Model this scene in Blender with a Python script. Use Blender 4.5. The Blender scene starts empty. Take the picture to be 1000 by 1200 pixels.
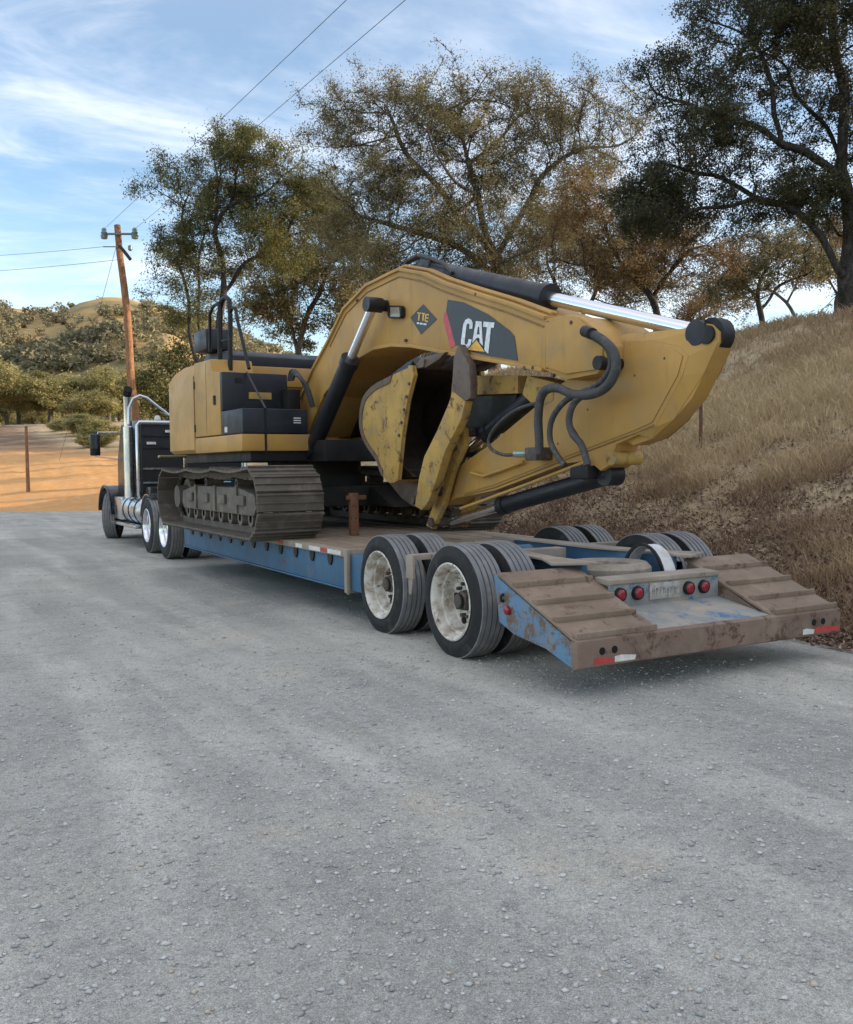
import bpy, bmesh, math, random
import numpy as np
from mathutils import Vector, Matrix
random.seed(7); RNG = np.random.default_rng(7)
scene = bpy.context.scene
COL = scene.collection
rad = math.radians

# ------------------------------------------------------------------ camera, sky, sun, exposure
FPX = 1087.0                                   # focal length in pixels of the 1000 x 1200 photograph
YAW, PITCH, ROLL = rad(29.0), rad(-2.754), rad(-0.67)
CAM = np.array([-5.03, -6.40, 1.538])
FW = np.array([math.sin(YAW)*math.cos(PITCH), math.cos(YAW)*math.cos(PITCH), math.sin(PITCH)])
_r = np.array([math.cos(YAW), -math.sin(YAW), 0.0]); _u = np.cross(_r, FW)
RT = _r*math.cos(ROLL) + _u*math.sin(ROLL); UP = _u*math.cos(ROLL) - _r*math.sin(ROLL)
cd = bpy.data.cameras.new('camera'); cam = bpy.data.objects.new('camera', cd); COL.objects.link(cam)
cam.matrix_world = Matrix(((RT[0], UP[0], -FW[0], CAM[0]), (RT[1], UP[1], -FW[1], CAM[1]), (RT[2], UP[2], -FW[2], CAM[2]), (0, 0, 0, 1)))
cd.sensor_fit = 'HORIZONTAL'; cd.sensor_width = 36; cd.lens = 36*FPX/1000; cd.clip_end = 6000; cd.clip_start = .05
scene.camera = cam

SUN_EL, SUN_AZ = rad(13.0), math.atan2(.90, -.44)     # azimuth measured from +Y towards +X
SUND = Vector((math.sin(SUN_AZ)*math.cos(SUN_EL), math.cos(SUN_AZ)*math.cos(SUN_EL), math.sin(SUN_EL)))
sl = bpy.data.lights.new('sun', 'SUN'); sl.energy = 3.4; sl.angle = rad(.53); sl.color = (1, .80, .56)
so = bpy.data.objects.new('sun', sl); COL.objects.link(so)
so.rotation_euler = SUND.to_track_quat('Z', 'Y').to_euler()

world = bpy.data.worlds.new('World'); scene.world = world; world.use_nodes = True
wn, wl = world.node_tree.nodes, world.node_tree.links
wn.clear()
def wnode(t, **k):
    n = wn.new(t)
    for a, b in k.items(): setattr(n, a, b)
    return n
sky = wnode('ShaderNodeTexSky', sky_type='NISHITA', sun_disc=False, sun_elevation=SUN_EL, sun_rotation=SUN_AZ, altitude=300, air_density=1.0, dust_density=.25, ozone_density=1.6)
tc = wnode('ShaderNodeTexCoord'); sp = wnode('ShaderNodeSeparateXYZ'); wl.new(tc.outputs['Generated'], sp.inputs[0])
zc = wnode('ShaderNodeMath', operation='MAXIMUM'); wl.new(sp.outputs['Z'], zc.inputs[0]); zc.inputs[1].default_value = .03
za = wnode('ShaderNodeMath', operation='ADD'); wl.new(zc.outputs[0], za.inputs[0]); za.inputs[1].default_value = .10
dx = wnode('ShaderNodeMath', operation='DIVIDE'); wl.new(sp.outputs['X'], dx.inputs[0]); wl.new(za.outputs[0], dx.inputs[1])
dy = wnode('ShaderNodeMath', operation='DIVIDE'); wl.new(sp.outputs['Y'], dy.inputs[0]); wl.new(za.outputs[0], dy.inputs[1])
cb = wnode('ShaderNodeCombineXYZ'); wl.new(dx.outputs[0], cb.inputs[0]); wl.new(dy.outputs[0], cb.inputs[1])
def cloud(scale, rot, stretch, detail, dist, lo, hi, off):
    mp = wnode('ShaderNodeMapping'); wl.new(cb.outputs[0], mp.inputs[0])
    mp.inputs['Rotation'].default_value = (0, 0, rot); mp.inputs['Scale'].default_value = (stretch[0], stretch[1], 1); mp.inputs['Location'].default_value = off
    nz = wnode('ShaderNodeTexNoise'); wl.new(mp.outputs[0], nz.inputs['Vector'])
    nz.inputs['Scale'].default_value = scale; nz.inputs['Detail'].default_value = detail; nz.inputs['Roughness'].default_value = .62; nz.inputs['Distortion'].default_value = dist
    mr = wnode('ShaderNodeMapRange', interpolation_type='SMOOTHSTEP'); wl.new(nz.outputs['Fac'], mr.inputs[0])
    mr.inputs[1].default_value = lo; mr.inputs[2].default_value = hi
    return mr.outputs[0]
c1 = cloud(.55, .7, (1, 1.35), 7, .6, .43, .78, (3.1, 1.3, 0))
c2 = cloud(1.5, 1.0, (.8, 1.7), 8, .9, .44, .82, (7.7, 2.2, 0))
mx = wnode('ShaderNodeMath', operation='MULTIPLY'); wl.new(c1, mx.inputs[0]); mx.inputs[1].default_value = .72
m2 = wnode('ShaderNodeMath', operation='MULTIPLY_ADD'); wl.new(c2, m2.inputs[0]); m2.inputs[1].default_value = .40; wl.new(mx.outputs[0], m2.inputs[2])
vr = wnode('ShaderNodeMapRange', interpolation_type='SMOOTHSTEP'); wl.new(sp.outputs['Z'], vr.inputs[0])   # the thin veil thickens overhead
vr.inputs[1].default_value = .30; vr.inputs[2].default_value = .85; vr.inputs[4].default_value = .46
m4 = wnode('ShaderNodeMath', operation='ADD'); wl.new(m2.outputs[0], m4.inputs[0]); wl.new(vr.outputs[0], m4.inputs[1])
m3 = wnode('ShaderNodeMath', operation='MINIMUM'); wl.new(m4.outputs[0], m3.inputs[0]); m3.inputs[1].default_value = .86
# thin cloud takes up the light of the sky behind it and whitens it
hz_ = wnode('ShaderNodeMapRange', interpolation_type='SMOOTHSTEP'); wl.new(sp.outputs['Z'], hz_.inputs[0]); hz_.inputs[1].default_value = .04; hz_.inputs[2].default_value = .26; hz_.inputs[3].default_value = .25
m5 = wnode('ShaderNodeMath', operation='MULTIPLY'); wl.new(m3.outputs[0], m5.inputs[0]); wl.new(hz_.outputs[0], m5.inputs[1])
cm = wnode('ShaderNodeMix', data_type='RGBA'); wl.new(m5.outputs[0], cm.inputs[0]); wl.new(sky.outputs[0], cm.inputs[6])
SKYGAIN = 1.0
cm.inputs[7].default_value = (6.1, 5.95, 6.0, 1)
bg = wnode('ShaderNodeBackground'); wl.new(cm.outputs[2], bg.inputs[0]); bg.inputs[1].default_value = .12
wo = wnode('ShaderNodeOutputWorld'); wl.new(bg.outputs[0], wo.inputs[0])

scene.view_settings.view_transform = 'Standard'; scene.view_settings.look = 'None'
scene.view_settings.gamma = 1; scene.view_settings.use_curve_mapping = False
scene.view_settings.exposure = 1.3
scene.cycles.max_bounces = 6; scene.cycles.diffuse_bounces = 3; scene.cycles.glossy_bounces = 3; scene.cycles.transparent_max_bounces = 8
scene.cycles.use_adaptive_sampling = True

# ------------------------------------------------------------------ pixels of the photograph -> directions
def ray(px, py): return FW + RT*((px-500)/FPX) + UP*((600-py)/FPX)
def on_x(px, py, x): d = ray(px, py); return CAM + d*((x-CAM[0])/d[0])
def on_y(px, py, y): d = ray(px, py); return CAM + d*((y-CAM[1])/d[1])
def on_z(px, py, z): d = ray(px, py); return CAM + d*((z-CAM[2])/d[2])
def at_depth(px, py, D): return CAM + ray(px, py)*D

# ------------------------------------------------------------------ mesh helpers
def mesh_np(name, verts, faces, mat=None, attrs=None, smooth=False):
    """faces: int array (n,3) or (n,4); quick mesh from arrays"""
    verts = np.asarray(verts, np.float32); faces = np.asarray(faces, np.int32)
    me = bpy.data.meshes.new(name); n, k = faces.shape
    me.vertices.add(len(verts)); me.vertices.foreach_set('co', verts.ravel())
    me.loops.add(n*k); me.loops.foreach_set('vertex_index', faces.ravel())
    me.polygons.add(n); me.polygons.foreach_set('loop_start', np.arange(0, n*k, k, dtype=np.int32)); me.polygons.foreach_set('loop_total', np.full(n, k, np.int32))
    if smooth: me.polygons.foreach_set('use_smooth', np.ones(n, bool))
    for a, (dom, arr) in (attrs or {}).items():
        at = me.attributes.new(a, 'FLOAT', dom); at.data.foreach_set('value', np.asarray(arr, np.float32))
    me.update(calc_edges=True); me.validate()
    if mat: me.materials.append(mat)
    return me
def link(name, me, parent=None, loc=None, **props):
    o = bpy.data.objects.new(name, me); COL.objects.link(o)
    if parent: o.parent = parent
    if loc is not None: o.location = loc
    for k, v in props.items(): o[k] = v
    return o
def thing(name, loc, label, cat, group=None, rotz=0):
    o = bpy.data.objects.new(name, None); COL.objects.link(o); o.location = loc; o.rotation_euler = (0, 0, rotz); o.empty_display_size = .2
    o['label'] = label; o['category'] = cat
    if group: o['group'] = group
    return o

class MB:
    """collects shapes given in world coordinates (or through a frame function) and builds ONE mesh"""
    def __init__(self, frame=None): self.v = []; self.f = []; self.frame = frame
    def add(self, vs, fs):
        b = len(self.v)
        for p in vs:
            p = self.frame(*p) if self.frame else p
            self.v.append(tuple(float(c) for c in p))
        self.f += [tuple(b+i for i in f) for f in fs]; return self
    def box(self, a, b):
        x0, y0, z0 = [min(p, q) for p, q in zip(a, b)]; x1, y1, z1 = [max(p, q) for p, q in zip(a, b)]
        return self.add([(x0,y0,z0),(x1,y0,z0),(x1,y1,z0),(x0,y1,z0),(x0,y0,z1),(x1,y0,z1),(x1,y1,z1),(x0,y1,z1)],
                        [(3,2,1,0),(4,5,6,7),(0,1,5,4),(1,2,6,5),(2,3,7,6),(3,0,4,7)])
    def prism(self, poly, axis, a, b):
        """poly: 2-D outline; axis 0: poly is (y,z) from x=a to b; 1: (x,z); 2: (x,y)"""
        n = len(poly)
        def p3(q, t): return (t, q[0], q[1]) if axis == 0 else ((q[0], t, q[1]) if axis == 1 else (q[0], q[1], t))
        vs = [p3(q, a) for q in poly] + [p3(q, b) for q in poly]
        fs = [tuple(range(n)), tuple(range(2*n-1, n-1, -1))] + [(i, i+n, (i+1) % n+n, (i+1) % n) for i in range(n)]
        return self.add(vs, fs)
    def tube(self, pts, r, n=8, caps=True):
        pts = [np.array(p, float) for p in pts]
        rs = r if hasattr(r, '__len__') else [r]*len(pts)
        vs, fs = [], []; prev = None
        for i, p in enumerate(pts):
            t = pts[min(i+1, len(pts)-1)] - pts[max(i-1, 0)]; t = t/(np.linalg.norm(t)+1e-9)
            if prev is None:
                a = np.array([0, 0, 1.]) if abs(t[2]) < .9 else np.array([1., 0, 0])
            else: a = prev
            s = a - t*(a@t); s /= np.linalg.norm(s)+1e-9; prev = s; q = np.cross(t, s)
            for k in range(n):
                c = 2*math.pi*k/n; vs.append(p + (s*math.cos(c)+q*math.sin(c))*rs[i])
        for i in range(len(pts)-1):
            for k in range(n): fs.append((i*n+k, i*n+(k+1) % n, (i+1)*n+(k+1) % n, (i+1)*n+k))
        if caps: fs += [tuple(range(n-1, -1, -1)), tuple((len(pts)-1)*n+k for k in range(n))]
        return self.add(vs, fs)
    def lathe(self, prof, c, axis=0, n=32, a0=0, a1=2*math.pi, wob=None):
        """prof: (t along axis, radius); closed loop of the profile is not assumed"""
        full = abs(a1-a0-2*math.pi) < 1e-6; m = n if full else n+1; vs, fs = [], []
        for k in range(m):
            a = a0+(a1-a0)*k/n; ca, sa = math.cos(a), math.sin(a)
            for t, r in prof:
                q = (t, r*ca, r*sa) if axis == 0 else ((r*ca, t, r*sa) if axis == 1 else (r*ca, r*sa, t))
                vs.append((c[0]+q[0], c[1]+q[1], c[2]+q[2]))
        L = len(prof)
        for k in range(n):
            k2 = (k+1) % m
            for i in range(L-1): fs.append((k*L+i, k*L+i+1, k2*L+i+1, k2*L+i))
        return self.add(vs, fs)
    def mesh(self, name, mat, smooth=None, org=(0, 0, 0), bevel=0):
        me = bpy.data.meshes.new(name); o = np.array(org, float)
        me.from_pydata([tuple(np.array(p)-o) for p in self.v], [], self.f); me.update()
        bm = bmesh.new(); bm.from_mesh(me); bmesh.ops.recalc_face_normals(bm, faces=bm.faces)
        if bevel:
            es = [e for e in bm.edges if len(e.link_faces) == 2 and e.calc_face_angle(0) > .5]
            try: bmesh.ops.bevel(bm, geom=es, offset=bevel, segments=2, affect='EDGES', profile=.6, clamp_overlap=True)
            except Exception: pass
        bm.to_mesh(me); bm.free()
        if smooth is not None:
            me.polygons.foreach_set('use_smooth', np.ones(len(me.polygons), bool))
            if smooth < 179: me.set_sharp_from_angle(angle=rad(smooth))
        elif bevel:
            me.polygons.foreach_set('use_smooth', np.ones(len(me.polygons), bool)); me.set_sharp_from_angle(angle=rad(28))
        if mat: me.materials.append(mat)
        return me
def origin(o):
    w = np.zeros(3)
    while o is not None: w = w+np.array(o.location); o = o.parent
    return w
def part(name, mb, mat, parent, smooth=None, bevel=0, **props):
    """a mesh child of parent (parents are not rotated)"""
    return link(name, mb.mesh(name, mat, smooth, origin(parent), bevel), parent, **props)
def clone(o, parent=None, deep=True):
    c = o.copy(); COL.objects.link(c); c.parent = parent
    if deep:
        for ch in list(o.children): clone(ch, c)
    return c

# ------------------------------------------------------------------ materials
def M(name):
    m = bpy.data.materials.new(name); m.use_nodes = True
    nt = m.node_tree; b = nt.nodes['Principled BSDF']; return m, nt, b
def nd(nt, t, **k):
    n = nt.nodes.new(t)
    for a, v in k.items(): setattr(n, a, v)
    return n
def noise(nt, vec, scale, detail=5, rough=.6, dist=0):
    n = nd(nt, 'ShaderNodeTexNoise'); n.inputs['Scale'].default_value = scale; n.inputs['Detail'].default_value = detail
    n.inputs['Roughness'].default_value = rough; n.inputs['Distortion'].default_value = dist
    if vec: nt.links.new(vec, n.inputs['Vector'])
    return n.outputs['Fac']
def ramp(nt, fac, lo, hi):
    r = nd(nt, 'ShaderNodeMapRange', interpolation_type='SMOOTHSTEP'); nt.links.new(fac, r.inputs[0]); r.inputs[1].default_value = lo; r.inputs[2].default_value = hi
    return r.outputs[0]
def mixc(nt, fac, a, b, mode='MIX'):
    m = nd(nt, 'ShaderNodeMix', data_type='RGBA', blend_type=mode)
    for s, v in ((0, fac), (6, a), (7, b)):
        if hasattr(v, 'links') or hasattr(v, 'is_linked'): nt.links.new(v, m.inputs[s])
        elif s == 0: m.inputs[0].default_value = v
        else: m.inputs[s].default_value = (*v, 1)
    return m.outputs[2]
def mathn(nt, op, a, b=None):
    m = nd(nt, 'ShaderNodeMath', operation=op)
    for i, v in enumerate((a, b)):
        if v is None: continue
        if hasattr(v, 'is_linked'): nt.links.new(v, m.inputs[i])
        else: m.inputs[i].default_value = v
    return m.outputs[0]
def bump(nt, b, h, strength=.3, dist=.02):
    n = nd(nt, 'ShaderNodeBump'); n.inputs['Strength'].default_value = strength; n.inputs['Distance'].default_value = dist
    nt.links.new(h, n.inputs['Height']); nt.links.new(n.outputs[0], b.inputs['Normal'])
def geo_pos(nt): return nd(nt, 'ShaderNodeNewGeometry').outputs['Position']
def worn(name, base, dirt, rust=None, rough=.5, metal=0, scale=3., dirt_amt=.5, rust_amt=.35, spec=.4, bumps=.15, fine=40, streaks=.45, chips=.5):
    """paint with dust, grime and (optionally) rust patches of their own shape"""
    m, nt, b = M(name); p = geo_pos(nt)
    var = noise(nt, p, scale*.6, 3)
    c = mixc(nt, ramp(nt, var, .3, .7), tuple(v*.88 for v in base), tuple(min(1, v*1.1) for v in base))
    d = noise(nt, p, scale, 8, .68, .3)
    c = mixc(nt, mathn(nt, 'MULTIPLY', ramp(nt, d, .62-.3*dirt_amt, .80-.12*dirt_amt), min(1, .35+dirt_amt)), c, dirt)
    f2 = noise(nt, p, fine, 4, .7); r_in = rough
    if rust is not None:
        r = noise(nt, p, scale*1.7, 9, .7, .6); c = mixc(nt, ramp(nt, mathn(nt, 'ADD', r, mathn(nt, 'MULTIPLY', mathn(nt, 'SUBTRACT', f2, .5), .22)), .61-.25*rust_amt, .74-.25*rust_amt), c, mixc(nt, ramp(nt, f2, .35, .65), rust, tuple(v*.55 for v in rust)))
    c = mixc(nt, mathn(nt, 'MULTIPLY', ramp(nt, f2, .58, .75), .35), c, dirt)
    sm = nd(nt, 'ShaderNodeMapping'); nt.links.new(p, sm.inputs[0]); sm.inputs['Scale'].default_value = (1, 1, .12)
    run = noise(nt, sm.outputs[0], 11, 5, .65); c = mixc(nt, mathn(nt, 'MULTIPLY', ramp(nt, run, .55, .78), streaks), c, tuple(v*.45 for v in dirt))      # run-down grime
    chip = noise(nt, p, 26, 3, .8, 1.2); c = mixc(nt, mathn(nt, 'MULTIPLY', ramp(nt, chip, .70, .73), chips), c, tuple(v*.28 for v in dirt))                # chips and stone marks
    nt.links.new(c, b.inputs['Base Color'])
    rr = nd(nt, 'ShaderNodeMapRange'); nt.links.new(d, rr.inputs[0]); rr.inputs[1].default_value = .3; rr.inputs[2].default_value = .7; rr.inputs[3].default_value = max(.05, rough-.12); rr.inputs[4].default_value = min(1, rough+.22)
    nt.links.new(rr.outputs[0], b.inputs['Roughness'])
    b.inputs['Metallic'].default_value = metal; b.inputs['Specular IOR Level'].default_value = spec
    bump(nt, b, f2, bumps, .004)
    return m
def plain(name, base, rough=.5, metal=0, spec=.5, bmp=.06):
    m, nt, b = M(name); p = geo_pos(nt)
    f = noise(nt, p, 22, 5, .65); c = mixc(nt, ramp(nt, f, .3, .7), tuple(v*.8 for v in base), tuple(min(1, v*1.15) for v in base))
    nt.links.new(c, b.inputs['Base Color']); b.inputs['Roughness'].default_value = rough; b.inputs['Metallic'].default_value = metal; b.inputs['Specular IOR Level'].default_value = spec
    if bmp: bump(nt, b, f, bmp, .003)
    return m
# ------------------------------------------------------------------ the land
def sstep(a, b, x): t = np.clip((x-a)/(b-a), 0, 1); return t*t*(3-2*t)
_tab = RNG.random((256, 256))
def vnoise(x, y):
    xi, yi = np.floor(x).astype(int), np.floor(y).astype(int); fx, fy = x-xi, y-yi
    fx, fy = fx*fx*(3-2*fx), fy*fy*(3-2*fy)
    g = lambda i, j: _tab[i & 255, j & 255]
    return (g(xi, yi)*(1-fx)+g(xi+1, yi)*fx)*(1-fy)+(g(xi, yi+1)*(1-fx)+g(xi+1, yi+1)*fx)*fy
def fbm(x, y, o=4):
    s, a, t = 0, .5, 0
    for k in range(o): s = s+a*vnoise(x*2**k+17.3*k, y*2**k+5.1*k); t += a; a *= .5
    return s/t-.5
def cam_dl(x, y):                      # distance ahead of / to the right of the viewpoint, used only to lay out the far hills
    dx, dy = x-CAM[0], y-CAM[1]
    return dx*math.sin(YAW)+dy*math.cos(YAW), dx*math.cos(YAW)-dy*math.sin(YAW)
CREST = np.array([[-500, 410], [-300, 392], [-100, 378], [-20, 368], [40, 374], [80, 375], [100, 365], [130, 360], [158, 363], [200, 377], [260, 397], [330, 424], [450, 475], [600, 512], [1100, 535]], float)
MIDR = np.array([[-500, 470], [-200, 445], [-40, 432], [40, 418], [110, 402], [160, 390], [205, 394], [260, 425], [330, 475], [450, 525], [600, 540], [1100, 545]], float)
def height(x, y):
    x, y = np.asarray(x, float), np.asarray(y, float)
    xe = x + .35*fbm(y*.35, x*.1, 3)
    s = np.clip((xe-1.75)/9.6, 0, 1)
    A = 4.45*(.80*s+.20*sstep(0, 1, s)) + .05*np.clip(x-11.3, 0, 40)
    A = A*sstep(1.6, 2.9, xe)
    B = 1-.80*sstep(22, 40, y)
    hill = A*B
    hill = hill + 15.*np.exp(-((x-56)**2/(2*21.**2)+(y+27)**2/(2*23.**2)))*sstep(8, 22, x)
    q = ((y-31.4)+.9*x)/1.345
    qs = np.clip(q, 0, None)
    slope = .19*np.minimum(qs, 11)+.115*np.clip(qs-11, 0, 34)+.03*np.clip(qs-45, 0, 400)
    slope = slope*sstep(-.5, 4, q)
    h = np.maximum(hill, slope)
    D, L = cam_dl(x, y)
    bear = 500+FPX*L/np.maximum(D, 30)                       # bearing of a far point, as a column of the photograph
    hi = 600*(551-np.interp(bear, CREST[:, 0], CREST[:, 1]))/FPX; mi = 330*(551-np.interp(bear, MIDR[:, 0], MIDR[:, 1]))/FPX
    fm = sstep(110, 260, D)
    h = h*(1-.75*fm) + fm*np.maximum(hi*np.exp(-((D-600)/150)**2*.5), mi*np.exp(-((D-330)/62)**2*.5))
    far = sstep(150, 350, np.hypot(x, y))
    h = h + far*7*fbm(x*.012, y*.012, 4)*sstep(200, 300, D)
    off = np.clip(sstep(1.9, 4, xe)*sstep(-30, -20, -np.abs(y-10)) + sstep(1, 8, q), 0, 1)
    h = h + off*(.34*fbm(x*.5, y*.5, 4)+.10*fbm(x*2.3, y*2.3, 2))
    on = (1-sstep(1.55, 2.1, xe))*(1-sstep(-.6, .8, q))
    return h - .05*on
def graded(lo, hi, c, n, k=5.2):
    t = np.linspace(-1, 1, n); g = np.sinh(k*t)/np.sinh(k)
    return c + np.where(t < 0, -g*(lo-c), g*(hi-c))
gx, gy = graded(-1500, 1500, 4, 340, 6.6), graded(-900, 1900, 10, 340, 6.4)
X, Y = np.meshgrid(gx, gy); Z = height(X, Y)
def grid_faces(ny, nx):
    i = np.arange(ny*nx).reshape(ny, nx)
    return np.stack([i[:-1, :-1], i[:-1, 1:], i[1:, 1:], i[1:, :-1]], -1).reshape(-1, 4)
_q = ((Y-31.4)+.9*X)/1.345
dirt = sstep(-1.5, .5, _q)*(1-sstep(13, 20, _q+5*fbm(X*.2, Y*.2, 3)))*(1-sstep(3, 9, X-.15*(Y-30)))
dirt = np.clip(dirt, 0, 1)
litter = (1-sstep(2.2, 4.6, X+1.2*fbm(X*.8, Y*.8, 3)))
def land_material():
    m, nt, b = M('dry_hillside_soil'); p = geo_pos(nt)
    a1 = nd(nt, 'ShaderNodeAttribute', attribute_name='dirt').outputs['Fac']; a2 = nd(nt, 'ShaderNodeAttribute', attribute_name='litter').outputs['Fac']
    n1, n2, n3 = noise(nt, p, .35, 6), noise(nt, p, 3., 6, .65), noise(nt, p, 24, 5, .7)
    c = mixc(nt, ramp(nt, n1, .35, .65), (.37, .285, .175), (.47, .375, .24))
    c = mixc(nt, ramp(nt, n2, .45, .7), c, (.20, .15, .11))
    far = mixc(nt, ramp(nt, noise(nt, p, .02, 5), .42, .6), (.40, .27, .12), (.20, .17, .085))
    ps = nd(nt, 'ShaderNodeVectorMath', operation='LENGTH'); nt.links.new(p, ps.inputs[0])
    c = mixc(nt, ramp(nt, ps.outputs['Value'], 120, 260), c, far)
    c = mixc(nt, mathn(nt, 'MULTIPLY', a2, .8), c, mixc(nt, ramp(nt, n3, .4, .6), (.10, .062, .042), (.20, .13, .09)))
    dd = mixc(nt, ramp(nt, n2, .35, .7), (.62, .31, .11), (.66, .39, .18))
    dd = mixc(nt, mathn(nt, 'MULTIPLY', ramp(nt, noise(nt, p, .8, 6), .5, .75), .6), dd, (.46, .34, .22))
    c = mixc(nt, a1, c, dd)
    nt.links.new(c, b.inputs['Base Color']); b.inputs['Roughness'].default_value = .95; b.inputs['Specular IOR Level'].default_value = .15
    bump(nt, b, mathn(nt, 'ADD', n3, mathn(nt, 'MULTIPLY', n2, 1.5)), .7, .05)
    return m
MAT_LAND = land_material()
link('terrain', mesh_np('terrain', np.stack([X, Y, Z], -1).reshape(-1, 3), grid_faces(340, 340), MAT_LAND,
     {'dirt': ('POINT', dirt.ravel()), 'litter': ('POINT', litter.ravel())}, True), kind='structure')

# gravel road: a sheet of its own with ruts and small unevenness
def road_z(x, y):
    rut = 0
    for c in (-4.7, -2.9, -7.6, -9.4): rut = rut - .016*np.exp(-((x-c-.25*np.sin(y*.11)-.02*y)/.28)**2)
    return rut + .035*fbm(x*.45, y*.3, 3)+.012*fbm(x*2.2, y*2.2, 3)+.006*fbm(x*9, y*9, 2) + .004
rx = np.concatenate([np.linspace(-60, -12, 30, False), np.linspace(-12, 3.0, 250)])
ry = np.concatenate([np.linspace(-40, -7, 16, False), np.linspace(-7, 8, 220, False), np.linspace(8, 50, 90)])
RX, RY = np.meshgrid(rx, ry); RZ = road_z(RX, RY)
RZ = RZ-.12*sstep(1.5, 2.6, RX)-.30*sstep(.2, 2.6, ((RY-31.4)+.9*RX)/1.345+1.6*fbm(RX*.35, RY*.35, 3))
def road_material():
    m, nt, b = M('crushed_gravel'); p = geo_pos(nt)
    st = nd(nt, 'ShaderNodeMapping'); nt.links.new(p, st.inputs[0]); st.inputs['Rotation'].default_value = (0, 0, -.10); st.inputs['Scale'].default_value = (1, .10, 1)
    streak = noise(nt, st.outputs[0], 1.5, 6, .6, .3); big = noise(nt, p, .45, 5); mid = noise(nt, p, 5, 6, .7); fine = noise(nt, p, 110, 5, .75)
    v = nd(nt, 'ShaderNodeTexVoronoi'); v.inputs['Scale'].default_value = 120; nt.links.new(p, v.inputs['Vector'])
    v2 = nd(nt, 'ShaderNodeTexVoronoi'); v2.inputs['Scale'].default_value = 300; nt.links.new(p, v2.inputs['Vector'])
    c = mixc(nt, ramp(nt, big, .35, .65), (.335, .328, .295), (.47, .455, .405))
    c = mixc(nt, mathn(nt, 'MULTIPLY', ramp(nt, streak, .42, .66), mathn(nt, 'MULTIPLY', ramp(nt, noise(nt, p, 1.3, 5), .25, .6), .75)), c, (.67, .64, .565))
    c = mixc(nt, mathn(nt, 'MULTIPLY', ramp(nt, mid, .50, .72), .6), c, (.25, .248, .238))
    c = mixc(nt, mathn(nt, 'MULTIPLY', ramp(nt, noise(nt, p, .9, 4), .57, .72), .55), c, (.56, .48, .37))
    crumb = noise(nt, p, 19, 6, .78); c = mixc(nt, mathn(nt, 'MULTIPLY', ramp(nt, crumb, .52, .66), .55), mixc(nt, mathn(nt, 'MULTIPLY', ramp(nt, crumb, .46, .34), .6), c, (.20, .198, .19)), (.62, .605, .56))
    grit = noise(nt, p, 260, 3, .8); c = mixc(nt, ramp(nt, grit, .55, .68), mixc(nt, ramp(nt, grit, .32, .45), (.20, .197, .19), c), (.68, .665, .62))
    hs = nd(nt, 'ShaderNodeSeparateColor'); nt.links.new(v.outputs['Color'], hs.inputs[0])
    g = mixc(nt, ramp(nt, hs.outputs[0], .1, 1.), (.60, .60, .60), (1.35, 1.35, 1.36)); c = mixc(nt, .34, c, g, 'MULTIPLY')
    hs2 = nd(nt, 'ShaderNodeSeparateColor'); nt.links.new(v2.outputs['Color'], hs2.inputs[0])
    g = mixc(nt, ramp(nt, hs2.outputs[1], .1, 1.), (.5, .5, .5), (1.45, 1.45, 1.45)); c = mixc(nt, .40, c, g, 'MULTIPLY')
    c = mixc(nt, mathn(nt, 'MULTIPLY', ramp(nt, fine, .60, .8), .5), c, (.64, .63, .61))
    nt.links.new(c, b.inputs['Base Color']); b.inputs['Roughness'].default_value = .92; b.inputs['Specular IOR Level'].default_value = .2
    h = mathn(nt, 'ADD', mathn(nt, 'MULTIPLY', v.outputs['Distance'], -1.2), mathn(nt, 'ADD', mathn(nt, 'MULTIPLY', v2.outputs['Distance'], -.6), mathn(nt, 'MULTIPLY', fine, .8)))
    bump(nt, b, mathn(nt, 'ADD', h, mathn(nt, 'ADD', mathn(nt, 'ADD', grit, mathn(nt, 'MULTIPLY', crumb, 2.2)), mathn(nt, 'MULTIPLY', mid, 2.0))), .55, .012)
    return m
MAT_ROAD = road_material()
link('gravel_road', mesh_np('gravel_road', np.stack([RX, RY, RZ], -1).reshape(-1, 3), grid_faces(len(ry), len(rx)), MAT_ROAD, None, True), kind='structure')

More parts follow.
